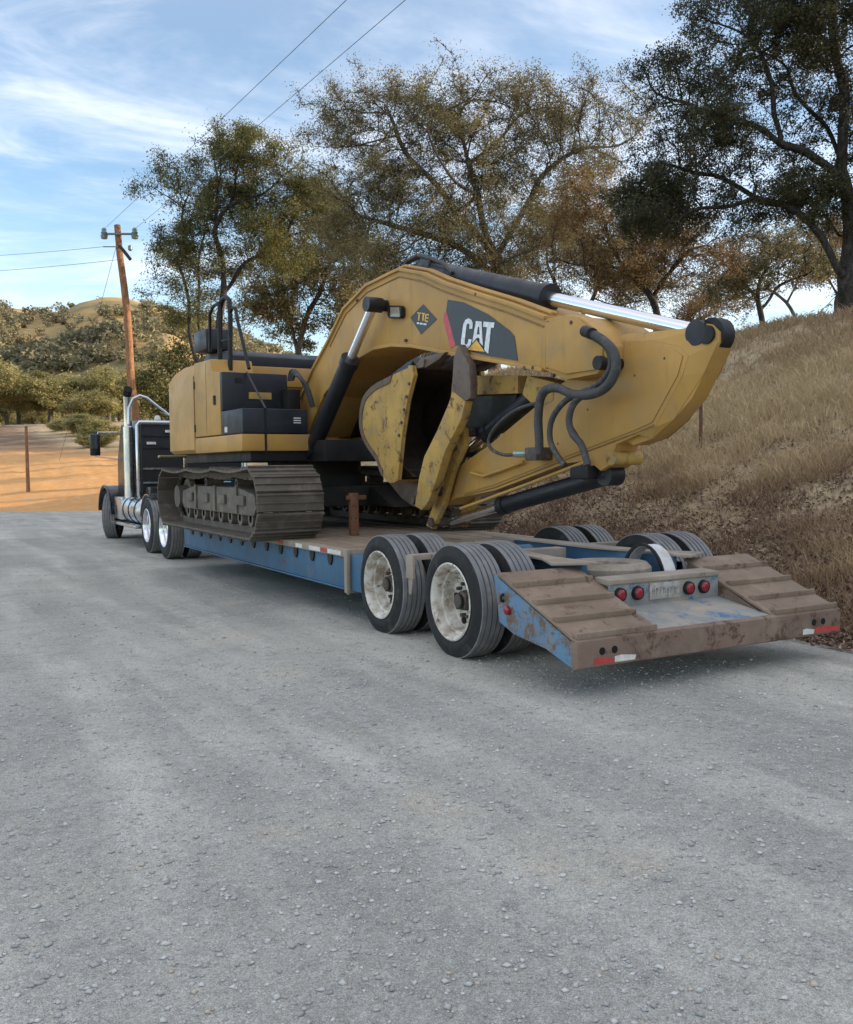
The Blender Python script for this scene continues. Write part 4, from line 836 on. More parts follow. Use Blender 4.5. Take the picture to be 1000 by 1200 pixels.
ep('nose_plate', _slab(poly([(640, 378), (664, 374), (679, 375), (696, 390), (706, 406), (705, 423), (697, 433), (664, 438), (640, 430)], BV+.02), BV+.003, BV+.022), YEL, boom, bevel=.004)
ep('nose_plate', _slab(poly([(640, 378), (664, 374), (679, 375), (696, 390), (706, 406), (705, 423), (697, 433), (664, 438), (640, 430)], BV+.02), -BV-.022, -BV-.003), YEL, boom, bevel=.004)
ep('boom_foot_boss', pin(*mv(348, 492, BV)[:1], -BV-.05, BV+.05, mv(348, 492, BV)[1], .13), YEL, boom, smooth=40)
bp_ = mv(701, 425, BV+.05); ep('stick_pin', pin(bp_[0], -BV-.06, BV+.06, bp_[1], .058), BLACK, boom, smooth=40)
wl_ = ep('work_light', _slab(poly([(457, 358), (469, 358), (471, 361), (471, 370), (469, 373), (457, 373), (455, 370), (455, 361)], BV+.05), BV+.003, BV+.06), BLACK, boom); ep('lamp_glass', _slab(poly([(458, 360), (468, 360), (469, 371), (458, 371)], BV+.06), BV+.061, BV+.064), plain('lamp_glass', (.30, .25, .2), .2), wl_)
def inset(pts, d):
    out = []
    for i, (u, z) in enumerate(pts):
        a, b = pts[max(i-1, 0)], pts[min(i+1, len(pts)-1)]; t = np.array([b[0]-a[0], b[1]-a[1]]); t /= np.linalg.norm(t); out.append((u+t[1]*d, z-t[0]*d))
    return out
WELD = worn('painted_weld_bead', (.30, .17, .05), (.20, .13, .07), None, .6, scale=20, dirt_amt=.6)
for v in (BV+.002, -BV-.002): ep('weld_bead', MB(fm).tube([(u, v, z) for u, z in inset(BP[3:13], .075)], .009, 6), WELD, boom, smooth=60)
for v in (.20, .26): ep('steel_pipe', MB(fm).tube([(u, v, z+.05) for u, z in BP[3:13]], .017, 8), YEL, boom, smooth=60)
for x, y in ((477, 399), (560, 345), (617, 431), (627, 431), (650, 440), (672, 378), (420, 352)): q = mv(x, y, BV); ep('bolt', pin(q[0], BV, BV+.03, q[1], .017, 8), HUB, boom)
ep('seam_plate', _slab(poly([(641, 376), (643, 376), (642, 432), (640, 432)], BV+.002), BV+.001, BV+.010), WELD, boom)
# decals: printed sheets a few millimetres proud of the boom side
DV = BV+.004
dk = plain('decal_black', (.022, .024, .03), .4); dr = plain('decal_red', (.50, .045, .06), .4); dw = plain('decal_white', (.72, .74, .77), .4); dyl = plain('decal_yellow', (.75, .40, .045), .4)
def decal(name, pts, mat, lift=0, parent=boom): return ep(name, _slab(poly(pts, DV+lift), DV+lift-.002, DV+lift), mat, parent)
panel_d = decal('logo_panel', [(524.8, 351), (543, 354), (572, 368), (597.6, 387.6), (603, 394), (607, 422.8), (572, 417), (545, 410), (533.8, 404), (523, 364)], dk, .002)
decal('red_flash', [(521, 366), (523.5, 366), (534, 404.5), (528, 408), (519.5, 374)], dr, .001)
def zq(pts): return [(460+x/6.25, 330+y/6.25) for x, y in pts]
decal('letter_c', zq([(585, 345), (563, 345), (565, 310), (552, 306), (543, 318), (528, 440), (530, 458), (541, 462), (553, 450), (558, 420), (580, 424), (572, 462), (552, 492), (520, 494), (502, 470), (503, 430), (520, 310), (534, 280), (558, 268), (580, 280), (588, 305)]), dw, .006, panel_d)
decal('letter_a', zq([(612, 288), (652, 292), (662, 470), (640, 445), (638, 412), (618, 412), (606, 430), (582, 462)]), dw, .006, panel_d)
decal('letter_t', zq([(668, 292), (748, 300), (742, 338), (722, 336), (702, 526), (672, 505), (693, 333), (664, 330)]), dw, .006, panel_d)
decal('letter_a_opening', zq([(626, 330), (634, 330), (638, 386), (618, 386)]), dk, .008, panel_d)
decal('logo_triangle_edge', zq([(538, 503), (615, 415), (688, 520)]), dk, .009, panel_d)
decal('logo_triangle', zq([(550, 499), (616, 428), (676, 513)]), dyl, .012, panel_d)
dd_ = decal('diamond_sticker', zq([(225, 165), (325, 275), (208, 385), (132, 262)]), dk, .002)
def stroke(a, b, w, mat, par): 
    (x0, y0), (x1, y1) = a, b; L = math.hypot(x1-x0, y1-y0); nx, ny = -(y1-y0)/L*w, (x1-x0)/L*w; return zq([(x0+nx, y0+ny), (x1+nx, y1+ny), (x1-nx, y1-ny), (x0-nx, y0-ny)])
def strokes(name, segs, w, mat, par, lift=.006):
    m = MB(fm)
    for a, b in segs:
        q = poly(stroke(a, b, w, mat, par), DV+lift); n = len(q)
        m.add([(u, DV+lift, z) for u, z in q], [tuple(range(n))])
    return ep(name, m, mat, par, kind='stuff')
strokes('sticker_letters', [((182, 228), (212, 232)), ((197, 230), (193, 284)), ((216, 232), (240, 236)), ((228, 234), (224, 286)), ((246, 238), (240, 290)), ((246, 240), (268, 243)), ((243, 264), (264, 267)), ((240, 289), (262, 292))], 5, dyl, dd_)
strokes('sticker_small_print', [((180, 303), (196, 305)), ((200, 306), (222, 309)), ((226, 310), (250, 313))], 6, dw, dd_)
# cylinders
def cyl(name, a, b, r, split, rr, vv=None, mat=CYL):
    """a: barrel end, b: rod end (u,v,z)"""
    a, b = np.array(a, float), np.array(b, float); s = a+(b-a)*split; t = (b-a)/np.linalg.norm(b-a)
    m = MB(fm); m.tube([a, a+t*.02, s-t*.10, s-t*.10, s-t*.004, s], [r*.96, r, r, r*1.14, r*1.14, r*.9], 22); o = ep(name, m, mat, smooth=40)
    ep('rod', MB(fm).tube([s-t*.05, b], rr, 16), CHROME, o, smooth=60)
    for p, k in ((a, 1.15), (b, rr/r*1.55)): ep('pin_eye', MB(fm).tube([(p[0], p[1]-r*.95, p[2]), (p[0], p[1]+r*.95, p[2])], r*k, 20), mat, o, smooth=40)
    return o
def P3(px, py, v): u, z = mv(px, py, v); return (u, v, z)
for s in (1, -1):
    a, b = P3(366, 527, .50), P3(438, 357, .50); cyl('boom_cylinder', (a[0], s*.50, a[2]), (b[0], s*.50, b[2]), .105, .66, .055)
bb = P3(438, 357, .5); ep('boom_cylinder_pin', pin(bb[0], -.57, .57, bb[2], .065), BLACK, smooth=40)
cyl('arm_cylinder', P3(505, 318, 0), P3(827, 391, 0), .122, .53, .064)
ep('arm_cylinder_bracket', _slab(poly([(478, 322), (500, 306), (520, 312), (530, 335), (500, 330)], 0), -.10, .10), BLACK, bevel=.01)
for k in range(4):
    v = -.12+.08*k; ep('cylinder_hose', MB(fm).tube([(u, v, z) for u, z in poly([(470, 318), (478, 308-k), (490, 302-k), (506, 303), (520, 309), (530, 320)], v)], .024, 8), HOSE, smooth=60)
# stick
SV = .132
NV = .085                                             # the nose of the stick is narrower than its body
body_px = [(676, 404), (712, 401), (766, 399), (797, 406), (807, 417), (800, 440), (768, 500), (748, 509), (722, 521), (715, 545), (704, 552), (690, 540), (664, 543), (580, 575), (533, 584), (523, 592), (508, 588), (510, 575), (535, 548), (574, 521), (628, 476), (650, 455), (672, 440)]
stick = ep('stick', _slab(poly(body_px, SV), -SV, SV), YEL, bevel=.008)
nose_px = [(735, 391), (800, 385), (820, 378), (834, 380), (843, 389), (843, 401), (838, 412), (826, 437), (811, 467), (790, 492), (765, 514), (742, 522), (730, 514), (720, 460), (715, 405)]
ep('stick_nose', _slab(poly(nose_px, NV), -NV, NV), YEL, stick, bevel=.008)
inner = [(712, 401), (766, 399), (797, 406), (807, 417), (800, 440), (768, 500), (748, 509)]; outer = [(735, 391), (800, 386), (826, 384), (842, 401), (826, 437), (790, 492), (765, 514)]
for s in (1, -1):
    m = MB(fm); a = poly(inner, SV); b = poly(outer, NV); k = len(a)
    m.add([(u, s*(SV-.004), z) for u, z in a]+[(u, s*(NV+.004), z) for u, z in b], [(i, i+1, i+1+k, i+k) for i in range(k-1)])
    ep('nose_bevel_plate', m, YEL, stick)
    q = poly([(716, 409), (766, 405), (792, 410), (801, 417), (795, 440), (765, 495), (745, 504), (664, 535), (580, 568), (545, 578), (548, 556), (580, 524), (632, 482), (660, 462), (700, 446)], SV)
    ep('side_plate', _slab(q, s*(SV+.001), s*(SV+.010)), YEL, stick, bevel=.003)
    ep('weld_bead', MB(fm).tube([(u, s*(SV+.003), z) for u, z in poly([(545, 580), (580, 571), (664, 538), (746, 507), (767, 498)], SV)], .008, 6), WELD, stick, smooth=60)
for x, y in ((745, 440), (690, 480), (780, 420), (610, 545), (655, 520)): q = mv(x, y, SV); ep('scuff_mark', pin(q[0], SV+.0102, SV+.0108, q[1], .012, 7), HUB, stick)
pn0 = pn = mv(827, 392, NV+.03); ep('cylinder_pin', pin(pn[0], -NV-.03, NV+.03, pn[1], .072), BLACK, stick, smooth=40)
pn = mv(716, 537, SV+.03); ep('cylinder_pin', pin(pn[0], -SV-.03, SV+.03, pn[1], .06), YEL_OLD, stick, smooth=40)
ep('rod_eye', MB(fm).tube([(pn0[0], -.062, pn0[1]), (pn0[0], .062, pn0[1])], .132, 28), BLACK, stick, smooth=40)
cyl('bucket_cylinder', P3(716, 556, 0), P3(516, 614, 0), .086, .58, .05)
ep('steel_pipe', MB(fm).tube([(u, SV+.05, z) for u, z in poly([(690, 540), (620, 567), (560, 589), (540, 596)], SV+.05)], .018, 8), YEL, stick, smooth=60)
ep('steel_pipe', MB(fm).tube([(u, SV+.05, z) for u, z in poly([(614, 541), (590, 550), (567, 558), (552, 554)], SV+.05)], .018, 8), YEL, stick, smooth=60)
def hose(pts, v, r, n=6):
    P = np.array([P3(x, y, v) for x, y in pts]); out = []
    for i in range(len(P)-1):
        p0, p1, p2, p3 = P[max(i-1, 0)], P[i], P[i+1], P[min(i+2, len(P)-1)]
        for t in np.linspace(0, 1, n, endpoint=False): out.append(.5*((2*p1)+(-p0+p2)*t+(2*p0-5*p1+4*p2-p3)*t*t+(-p0+3*p1-3*p2+p3)*t**3))
    out.append(P[-1]); return ep('hydraulic_hose', MB(fm).tube(out, r, 10), HOSE, smooth=70)
hose([(693, 391), (706, 398), (719, 412), (722, 432), (712, 452), (694, 462), (672, 462), (655, 455), (642, 456), (634, 466), (631, 490), (632, 515), (632, 532)], .44, .040)
hose([(697, 396), (712, 408), (716, 428), (706, 446), (690, 456), (670, 465), (655, 478), (646, 495), (645, 515), (652, 532), (662, 545)], .41, .026)
hose([(700, 458), (684, 463), (672, 474), (667, 492), (671, 508), (682, 522), (689, 545)], .44, .030); hose([(676, 464), (669, 480), (668, 497), (676, 512), (684, 530), (688, 546)], .40, .022)
hose([(630, 472), (606, 480), (584, 497), (573, 515), (577, 527), (592, 533), (608, 532)], .30, .017)
ep('hose_clamp', fbox((mv(626, 532, .3)[0]-.09, SV+.013, mv(626, 532, .3)[1]-.06), (mv(626, 532, .3)[0]+.08, .34, mv(626, 532, .3)[1]+.06)), HUB, bevel=.015)
ep('hose_coupling', MB(fm).tube([P3(604, 532, .3), P3(618, 532, .3)], .032, 8), plain('green_plated_coupling', (.30, .40, .33), .35, .6), smooth=40)
ep('hose_flange', MB(fm).tube([P3(686, 388, .40), P3(694, 391, .46)], .05, 10), BLACK, smooth=40)
ep('cylinder_valve', fbox((mv(690, 552, .1)[0]-.14, -.12, mv(690, 552, .1)[1]-.07), (mv(690, 552, .1)[0]+.10, .20, mv(690, 552, .1)[1]+.05)), BLACK, bevel=.02)

# bucket
KV = .42
RSTEEL = worn('worn_brown_steel', (.14, .10, .08), (.24, .19, .155), (.10, .05, .032), .5, metal=.3, scale=7, dirt_amt=.5, rust_amt=.2)
out_px = [(488, 428), (470, 436), (456, 443), (440, 452), (428, 467), (424, 490), (426, 508), (432, 522), (444, 540), (450, 556), (460, 566), (471, 562)]
OP = poly(smooth_px(out_px), KV); edge = poly([(471, 562), (476, 510), (482, 470), (490, 440), (488, 428)], KV)
bk = MB(fm); n = len(OP); cx_, cz_ = np.mean([p[0] for p in OP]), np.mean([p[1] for p in OP]); inn = [(u+(cx_-u)*.045, z+(cz_-z)*.045) for u, z in OP]
vs = [(u, KV, z) for u, z in OP]+[(u, -KV, z) for u, z in OP]+[(u, KV-.001, z) for u, z in inn]+[(u, -KV+.001, z) for u, z in inn]; fs = []
for i in range(n-1): fs += [(i, i+n, i+n+1, i+1)]
bucket = ep('bucket', bk.add(vs[:2*n], fs), YEL_OLD, smooth=40)
SHADED_MUD = worn('shaded_mud_lining', (.050, .036, .026), (.09, .065, .045), (.035, .022, .016), .85, scale=5)  # muddy inside, darkened further so the colour carries the hollow's shade
ep('bucket_lining', MB(fm).add(vs[2*n:], [(i, i+1, i+1+n, i+n) for i in range(n-1)]), SHADED_MUD, bucket)
for s in (1, -1): ep('lining_side', _slab(inn+poly([(476, 510), (482, 470), (489, 440)], KV), s*(KV-.006), s*(KV-.002)), SHADED_MUD, bucket)
for s in (1, -1):
    sd = ep('side_plate', _slab(OP+edge[1:-1], s*(KV+.001), s*(KV+.028)), YEL_OLD, bucket, bevel=.005)
    ep('side_cutter', _slab(edge+[(u-.09, z) for u, z in reversed(edge)], s*(KV+.03), s*(KV+.055)), YEL_OLD, sd, bevel=.005)
    if s > 0:
        ep('wear_band', _slab([(u, z) for u, z in OP[6:38]]+[(u+(cx_-u)*.15, z+(cz_-z)*.15) for u, z in reversed(OP[6:38])], KV+.03, KV+.038), worn('bare_rusty_steel', (.13, .09, .065), (.2, .15, .11), (.10, .05, .03), .6, scale=6), sd)
        for k in range(5): a = np.array(edge[1])*(1-k/4.6)+np.array(edge[3])*(k/4.6); ep('bolt', pin(a[0]-.05, KV+.055, KV+.07, a[1], .018, 6), HUB, sd)
lip = ep('cutting_lip', _slab(poly([(486, 432), (490, 424), (497, 421), (496, 430)], KV), -KV, KV), RSTEEL, bucket)
for k in range(4):
    v = -KV+.08+k*(2*KV-.16)/3; q = poly([(484, 428), (490, 420), (505, 415), (520, 412), (512, 421), (496, 431)], KV); ep('tooth', _slab(q, v-.055, v+.055), RSTEEL, bucket, bevel=.012)
for v in (-.16, .16): ep('bucket_ear', _slab(poly([(444, 540), (452, 530), (486, 560), (494, 585), (484, 594), (470, 584), (452, 562)], v+.03), v-.02, v+.02), RSTEEL, bucket, bevel=.006)
for q in ((462, 554), (487, 586)): p = mv(*q, .25); ep('bucket_pin', pin(p[0], -.30, .30, p[1], .05), HUB, bucket, smooth=40)
# thumb: two yellow fingers with a worn steel tip
TH = thing  # (keeps the name short below)
tf_px = [(545, 470), (541, 490), (521, 530), (512, 560), (502, 588), (494, 598), (486, 593), (491, 560), (497, 535), (512, 505), (526, 472), (530, 458)]
tip_px = [(536.5, 403), (541, 412), (549, 427), (551, 450), (550, 467), (540, 472), (528, 462), (530, 440), (531, 420)]
thumb = ep('thumb', _slab(poly(tf_px, .44), .34, .44), YEL_OLD, bevel=.010)
ep('thumb_tip', _slab(poly(tip_px, .44), .345, .435), RSTEEL, thumb, bevel=.008)
for px, py in ((512, 528), (503, 566)): p = mv(px, py, .4); ep('thumb_brace', MB(fm).tube([(p[0], -.15, p[1]), (p[0], .36, p[1])], .045, 10), YEL_OLD, thumb, smooth=40)
ep('power_link', _slab(poly([(536, 498), (543, 502), (544, 522), (530, 552), (519, 592), (506, 620), (499, 616), (511, 580), (521, 545), (529, 520), (530, 505)], .24), .17, .235), YEL_OLD, bevel=.008); ep('power_link', _slab(poly([(536, 498), (543, 502), (544, 522), (530, 552), (519, 592), (506, 620), (499, 616), (511, 580), (521, 545), (529, 520), (530, 505)], .24), -.235, -.17), YEL_OLD, bevel=.008)
for q in ((537, 506), (515, 576), (505, 612)): p = mv(*q, .25); ep('link_pin', pin(p[0], -.26, .26, p[1], .052), HUB, smooth=40)
ep('stick_front_plate', _slab(poly([(549, 440), (607, 440), (607, 461), (549, 463)], .10), -.30, .10), YEL_OLD, bevel=.01)
ep('dark_gap_block', _slab(poly([(545, 464), (606, 462), (602, 476), (566, 506), (548, 512), (546, 490)], .06), -.26, .06), BLACK, bevel=.01)  # added block; its black stands in for the shade below the boom
cyl('thumb_cylinder', P3(632, 458, .02), P3(548, 528, .02), .085, .72, .05)
ep('thumb_bracket', _slab(poly([(618, 440), (650, 448), (648, 470), (628, 478), (612, 462)], .14), -.14, .14), YEL_OLD, bevel=.01)
# ------------------------------------------------------------------ road tractor pulling the trailer
TK = thing('semi_truck', (0, 12.5, 0), 'black semi truck with chrome exhaust stacks hitched to the lowboy trailer', 'truck')
def kp(name, mb, mat, parent=None, **k): return part(name, mb, mat, parent or TK, **k)
KBLK = worn('black_truck_paint', (.012, .013, .017), (.09, .08, .07), None, .22, scale=2.5, dirt_amt=.2, spec=.6, bumps=.02)
KRUB = RUBBER
for s in (-1, 1): kp('chassis_rail', MB().box((s*.40, 9.25, .78), (s*.48, 16.4, 1.04)), BLACK, bevel=.01)
kp('fifth_wheel', MB().prism([(-.45, 9.9), (-.15, 9.9), (0, 10.4), (.15, 9.9), (.45, 9.9), (.5, 10.6), (.3, 11.1), (-.3, 11.1), (-.5, 10.6)], 2, 1.06, 1.155), BLACK)
W1 = make_wheel('drive_wheel', .515, .27, ALU, ALU, .15, TK); W2 = make_wheel('steer_wheel', .525, .30, ALU, ALU, .03, TK); first = True
for y in (9.93, 11.25):
    kp('drive_axle', MB().tube([(-1.15, y, .51), (1.15, y, .51)], .08, 12), BLACK, smooth=40)
    for s in (-1, 1):
        for x in (1.085, .755):
            w = W1 if first else clone(W1, TK); first = False; place_wheel(w, s*x, y, .515, s if x > 1 else -s, random.random()*6, TK)
for s in (-1, 1): w = W2 if s < 0 else clone(W2, TK); place_wheel(w, s*1.02, 15.62, .525, s, .4, TK); w.rotation_euler[2] -= rad(22)
kp('steer_axle', MB().tube([(-1.0, 15.62, .52), (1.0, 15.62, .52)], .06, 10), BLACK)
# sleeper + cab, hood, fenders
sl_ = kp('sleeper', MB().prism([(12.68, 1.02), (12.68, 2.46), (12.80, 2.56), (14.0, 2.58), (14.0, 1.02)], 0, -1.04, 1.04), KBLK, bevel=.06)
cab_ = kp('cab', MB().prism([(14.02, .95), (14.02, 2.58), (14.75, 2.56), (15.20, 1.80), (15.24, .95)], 0, -.98, .98), KBLK, bevel=.06)
for s in (-1, 1): kp('side_window', MB().prism([(14.25, 1.82), (14.25, 2.38), (14.70, 2.38), (15.0, 1.82)], 0, s*.982, s*.986), GLASS, cab_)
kp('windscreen', MB().add([(-.88, 15.195, 1.84), (.88, 15.195, 1.84), (.84, 14.80, 2.50), (-.84, 14.80, 2.50)], [(0, 1, 2, 3)]), GLASS, cab_)
kp('hood', MB().prism([(15.26, .95), (15.26, 1.78), (16.30, 1.66), (16.42, 1.56), (16.42, .62), (16.2, .62), (16.1, .95)], 0, -.55, .55), KBLK, bevel=.08); kp('grille', MB().box((-.45, 16.424, .68), (.45, 16.47, 1.48)), CHROME_B, bevel=.02); kp('front_bumper', MB().box((-.98, 16.48, .32), (.98, 16.54, .70)), CHROME_B, bevel=.02)
for s in (-1, 1):
    q = [(15.62+.74*math.cos(a), .55+.66*math.sin(a)) for a in np.linspace(math.pi*.985, .12, 16)]; qi = [(15.62+.70*math.cos(a), .55+.61*math.sin(a)) for a in np.linspace(.12, math.pi*.985, 16)]
    f = kp('front_fender', MB().prism(q+qi, 0, s*.52, s*1.20), KBLK, smooth=35)
    kp('fender_lip', MB().tube([(s*1.20, y, z) for y, z in q], .025, 8), KBLK, f, smooth=60)
    q = [(11.25+.60*math.cos(a), .52+.585*math.sin(a)) for a in np.linspace(math.pi*.62, .25, 9)]; qi = [(11.25+.585*math.cos(a), .52+.57*math.sin(a)) for a in np.linspace(.25, math.pi*.62, 9)]
    kp('rear_quarter_fender', MB().prism(q+qi, 0, s*.60, s*1.22), CHROME_B, smooth=35)
    tk = kp('fuel_tank', MB().tube([(s*.93, 12.15, .74), (s*.93, 12.18, .74), (s*.93, 13.72, .74), (s*.93, 13.75, .74)], [.24, .285, .285, .24], 28), CHROME_B, smooth=40)
    for y in (12.4, 12.95, 13.5): kp('tank_strap', MB().lathe([(-.03, .288), (-.03, .294), (.03, .294), (.03, .288)], (s*.93, y, .74), axis=1, n=28), BLACK, tk, smooth=40)
    kp('step', MB().box((s*.70, 12.2, .40), (s*1.24, 14.75, .46)), CHROME_B, bevel=.01); kp('battery_box', MB().box((s*.62, 13.9, .50), (s*1.16, 14.7, .98)), CHROME_B, bevel=.03)
    st = kp('exhaust_stack', MB().tube([(s*1.17, 12.98, 1.0), (s*1.17, 12.98, 2.42), (s*1.17, 12.98, 2.44), (s*1.17, 12.98, 3.02), (s*1.17, 12.95, 3.10), (s*1.17, 12.89, 3.16)], [.10, .10, .078, .078, .078, .078], 20), CHROME_B, smooth=40)
    kp('stack_mouth', MB().tube([(s*1.17, 12.97, 3.06), (s*1.17, 12.93, 3.13), (s*1.17, 12.87, 3.18)], .084, 18), HOLE, st, smooth=60)
    for y in (13.20, 13.36): kp('intake_pipe', MB().tube([(s*1.15, y, .98), (s*1.15, y, 2.42)], .045, 12), CHROME_B, st, smooth=60)
    mr = kp('mirror', MB().box((s*1.36, 15.02, 1.88), (s*1.58, 15.10, 2.36)), KBLK, bevel=.03); kp('mirror_glass', MB().box((s*1.38, 15.012, 2.04), (s*1.56, 15.018, 2.34)), plain('mirror_glass', (.05, .055, .06), .05, .6), mr); kp('mirror_arm', MB().tube([(s*.99, 15.0, 2.40), (s*1.40, 15.06, 2.40), (s*1.47, 15.06, 1.86), (s*.99, 15.0, 1.80)], .014, 8), CHROME_B, mr, smooth=60)
    kp('rear_lamp_box', MB().box((s*.60, 9.20, .72), (s*1.15, 9.25, .86)), BLACK, bevel=.01)
# cab guard behind the sleeper
gd = kp('cab_guard', MB().box((-1.02, 12.50, 1.05), (1.02, 12.54, 2.46)), BLACK, bevel=.01)
for z in (1.28, 1.56, 1.98, 2.22): kp('guard_rib', MB().box((-1.0, 12.47, z), (1.0, 12.498, z+.035)), KBLK if z > 1.8 else CHROME_B, gd)
for x0, x1, z in ((-.55, -.35, 2.30), (-.92, -.74, 2.06)): kp('guard_lamp', MB().box((x0, 12.45, z), (x1, 12.469, z+.05)), WHT, gd)
kp('guard_tube', MB().tube([(-1.06, 12.46, .96), (-1.10, 12.46, 1.05), (-1.10, 12.46, 2.44), (-1.06, 12.46, 2.50), (1.06, 12.46, 2.50), (1.10, 12.46, 2.44), (1.10, 12.46, 1.05), (1.06, 12.46, .96)], .038, 10), CHROME_B, gd, smooth=60)
hp = [on_y(x, y, 12.55) for x, y in [(151, 497), (151, 478), (156, 467), (164, 463.5), (172, 466), (186, 477), (199, 487), (214, 497)]]
kp('air_line_hoop', MB().tube(hp, .028, 10), CHROME_B, gd, smooth=60); kp('glad_hand_box', MB().box(tuple(on_y(191, 483, 12.55)-np.array([0, .05, .06])), tuple(on_y(201, 490, 12.55)+np.array([0, .06, .06]))), WHT, gd, bevel=.03)
for x in (-.55, -.2, .2): kp('roof_lamp', MB().lathe([(0, .07), (.06, .06), (.10, .03), (.10, 0)], (x, 13.1, 2.575), axis=2, n=14), WHT, smooth=40)
kp('catwalk', MB().box((-.60, 11.9, 1.045), (.60, 12.45, 1.07)), CHROME_B, bevel=.004); kp('tool_locker', MB().box((-.98, 12.0, .98), (-.50, 12.42, 1.22)), KBLK, bevel=.02)
a, b = on_y(186, 535, 9.3), on_y(262, 538, 9.3)
tb_ = part('load_bar', MB().box((a[0], 9.28, a[2]-.02), (b[0], 9.36, a[2]+.02)).box((a[0]+.42, 9.30, 1.376), (a[0]+.48, 9.35, a[2]-.02)), CHROME_B, TR, bevel=.005)
# ------------------------------------------------------------------ pole, wires, posts
POLEW = bark_mat('weathered_pole_wood', (.20, .10, .055), (.34, .19, .11))
def between(a, b, n=24, sag=0):
    a, b = np.array(a, float), np.array(b, float); return [a+(b-a)*t-np.array([0, 0, 4*sag*t*(1-t)]) for t in np.linspace(0, 1, n)]
DP = 40
pb = at_depth(166, 548, DP); pb[2] = float(height(pb[0], pb[1]))-.3; ptop = at_depth(138.5, 264, DP)
PO = thing('utility_pole', pb, 'leaning reddish wooden utility pole with short crossarm beyond the truck', 'utility pole')
pts = between(pb, ptop, 10); pts = [p+np.array([.05*math.sin(i*1.3), 0, 0]) for i, p in enumerate(pts)]
part('pole_shaft', MB().tube(pts, list(np.linspace(.20, .135, 10)), 12), POLEW, PO, smooth=50)
GREY = plain('galvanised_steel', (.16, .19, .22), .5, .5); PORC = plain('grey_green_porcelain', (.17, .22, .22), .3)
ax = RT*1.0
cl_, cr_ = at_depth(122, 274, DP-.2), at_depth(158, 274, DP-.2)
part('crossarm', MB().tube([cl_, cr_], .05, 8), GREY, PO)
for c in (cl_, cr_):
    part('insulator', MB().lathe([(-.22, .06), (-.20, .13), (-.06, .16), (-.04, .10), (.06, .14), (.10, .10), (.20, .11), (.26, .05)], tuple(c), axis=2, n=16), PORC, PO, smooth=40)
part('lower_arm', MB().tube([at_depth(121, 289, DP-.2), at_depth(139, 289, DP-.2)], .025, 6), GREY, PO)
part('cutout_fuse', MB().tube([at_depth(140, 288, DP-.35), at_depth(146, 295, DP-.4), at_depth(153, 304, DP-.45)], .075, 8), BLACK, PO, smooth=50)
part('small_insulator', MB().lathe([(-.12, .04), (-.08, .09), (.08, .09), (.12, .04)], tuple(at_depth(152.5, 290.5, DP-.4)), axis=2, n=12), PORC, PO, smooth=40)
WIRE = plain('aluminium_wire', (.10, .105, .115), .5)
def wire(a, b, r, label, sag=.3):
    p = between(a, b, 30, sag); o = link('power_line', MB().tube(p, r, 5).mesh('power_line', WIRE, 80, p[0]), None, p[0], label=label, category='wire'); return o
def through(a, px, py, D, Dend):
    q = at_depth(px, py, D); t = (DP-Dend)/(DP-D); return np.array(a)+(q-np.array(a))*t
wire(cl_+np.array([0, 0, .2]), through(cl_, 405, 0, 18, -8), .0075, 'overhead wire climbing from the outer end of the pole crossarm', .12)
wire(cr_+np.array([0, 0, .2]), through(cr_, 474, 0, 18, -8), .0075, 'overhead wire climbing from the end of the crossarm beside the fuse', .12)
wire(at_depth(121, 289, DP-.2), at_depth(-160, 300, 75), .011, 'level wire running away from the thin lower arm of the pole', .3)
wire(at_depth(141, 304, DP-.15), at_depth(-160, 320, 75), .011, 'level wire running away from below the fuse on the pole', .3)
g_ = at_depth(70, 560, 48); g_[2] = float(height(g_[0], g_[1])); wire(at_depth(137, 286, DP), g_, .010, 'slanting guy wire from the pole down to the dirt bank', 0)
# wooden stake on the orange dirt and the rusty fence post on the bank
sb = at_depth(33, 570, 40); sb[2] = float(height(sb[0], sb[1]))-.2; stp = at_depth(30.5, 499, 40.)
ST = thing('wooden_stake', sb, 'tall thin wooden stake standing in the orange dirt', 'stake'); part('stake_shaft', MB().tube(between(sb, stp, 6), list(np.linspace(.085, .06, 6)), 8), POLEW, ST, smooth=50)
part('stake_cap', MB().box(tuple(stp-np.array([.08, .08, .02])), tuple(stp+np.array([.08, .08, .06]))), plain('pale_wood', (.5, .42, .32), .8), ST, bevel=.01)
def hit(px, py):
    d = ray(px, py)
    for t in np.arange(6, 60, .05):
        p = CAM+d*t
        if p[2] < float(height(p[0], p[1])): return p
    return p
tp = hit(822, 526)
TPO = thing('fence_post', tp-np.array([0, 0, .2]), 'rusty steel fence post standing in the dry grass of the bank', 'fence post')
RUSTP = worn('rusted_post_steel', (.13, .065, .04), (.2, .13, .09), (.08, .04, .025), .8, scale=20)
part('post_shaft', MB().box(tuple(tp+np.array([-.022, -.006, -.2])), tuple(tp+np.array([.022, .006, 1.25]))).box(tuple(tp+np.array([-.005, .006, -.2])), tuple(tp+np.array([.005, .04, 1.25]))), RUSTP, TPO)

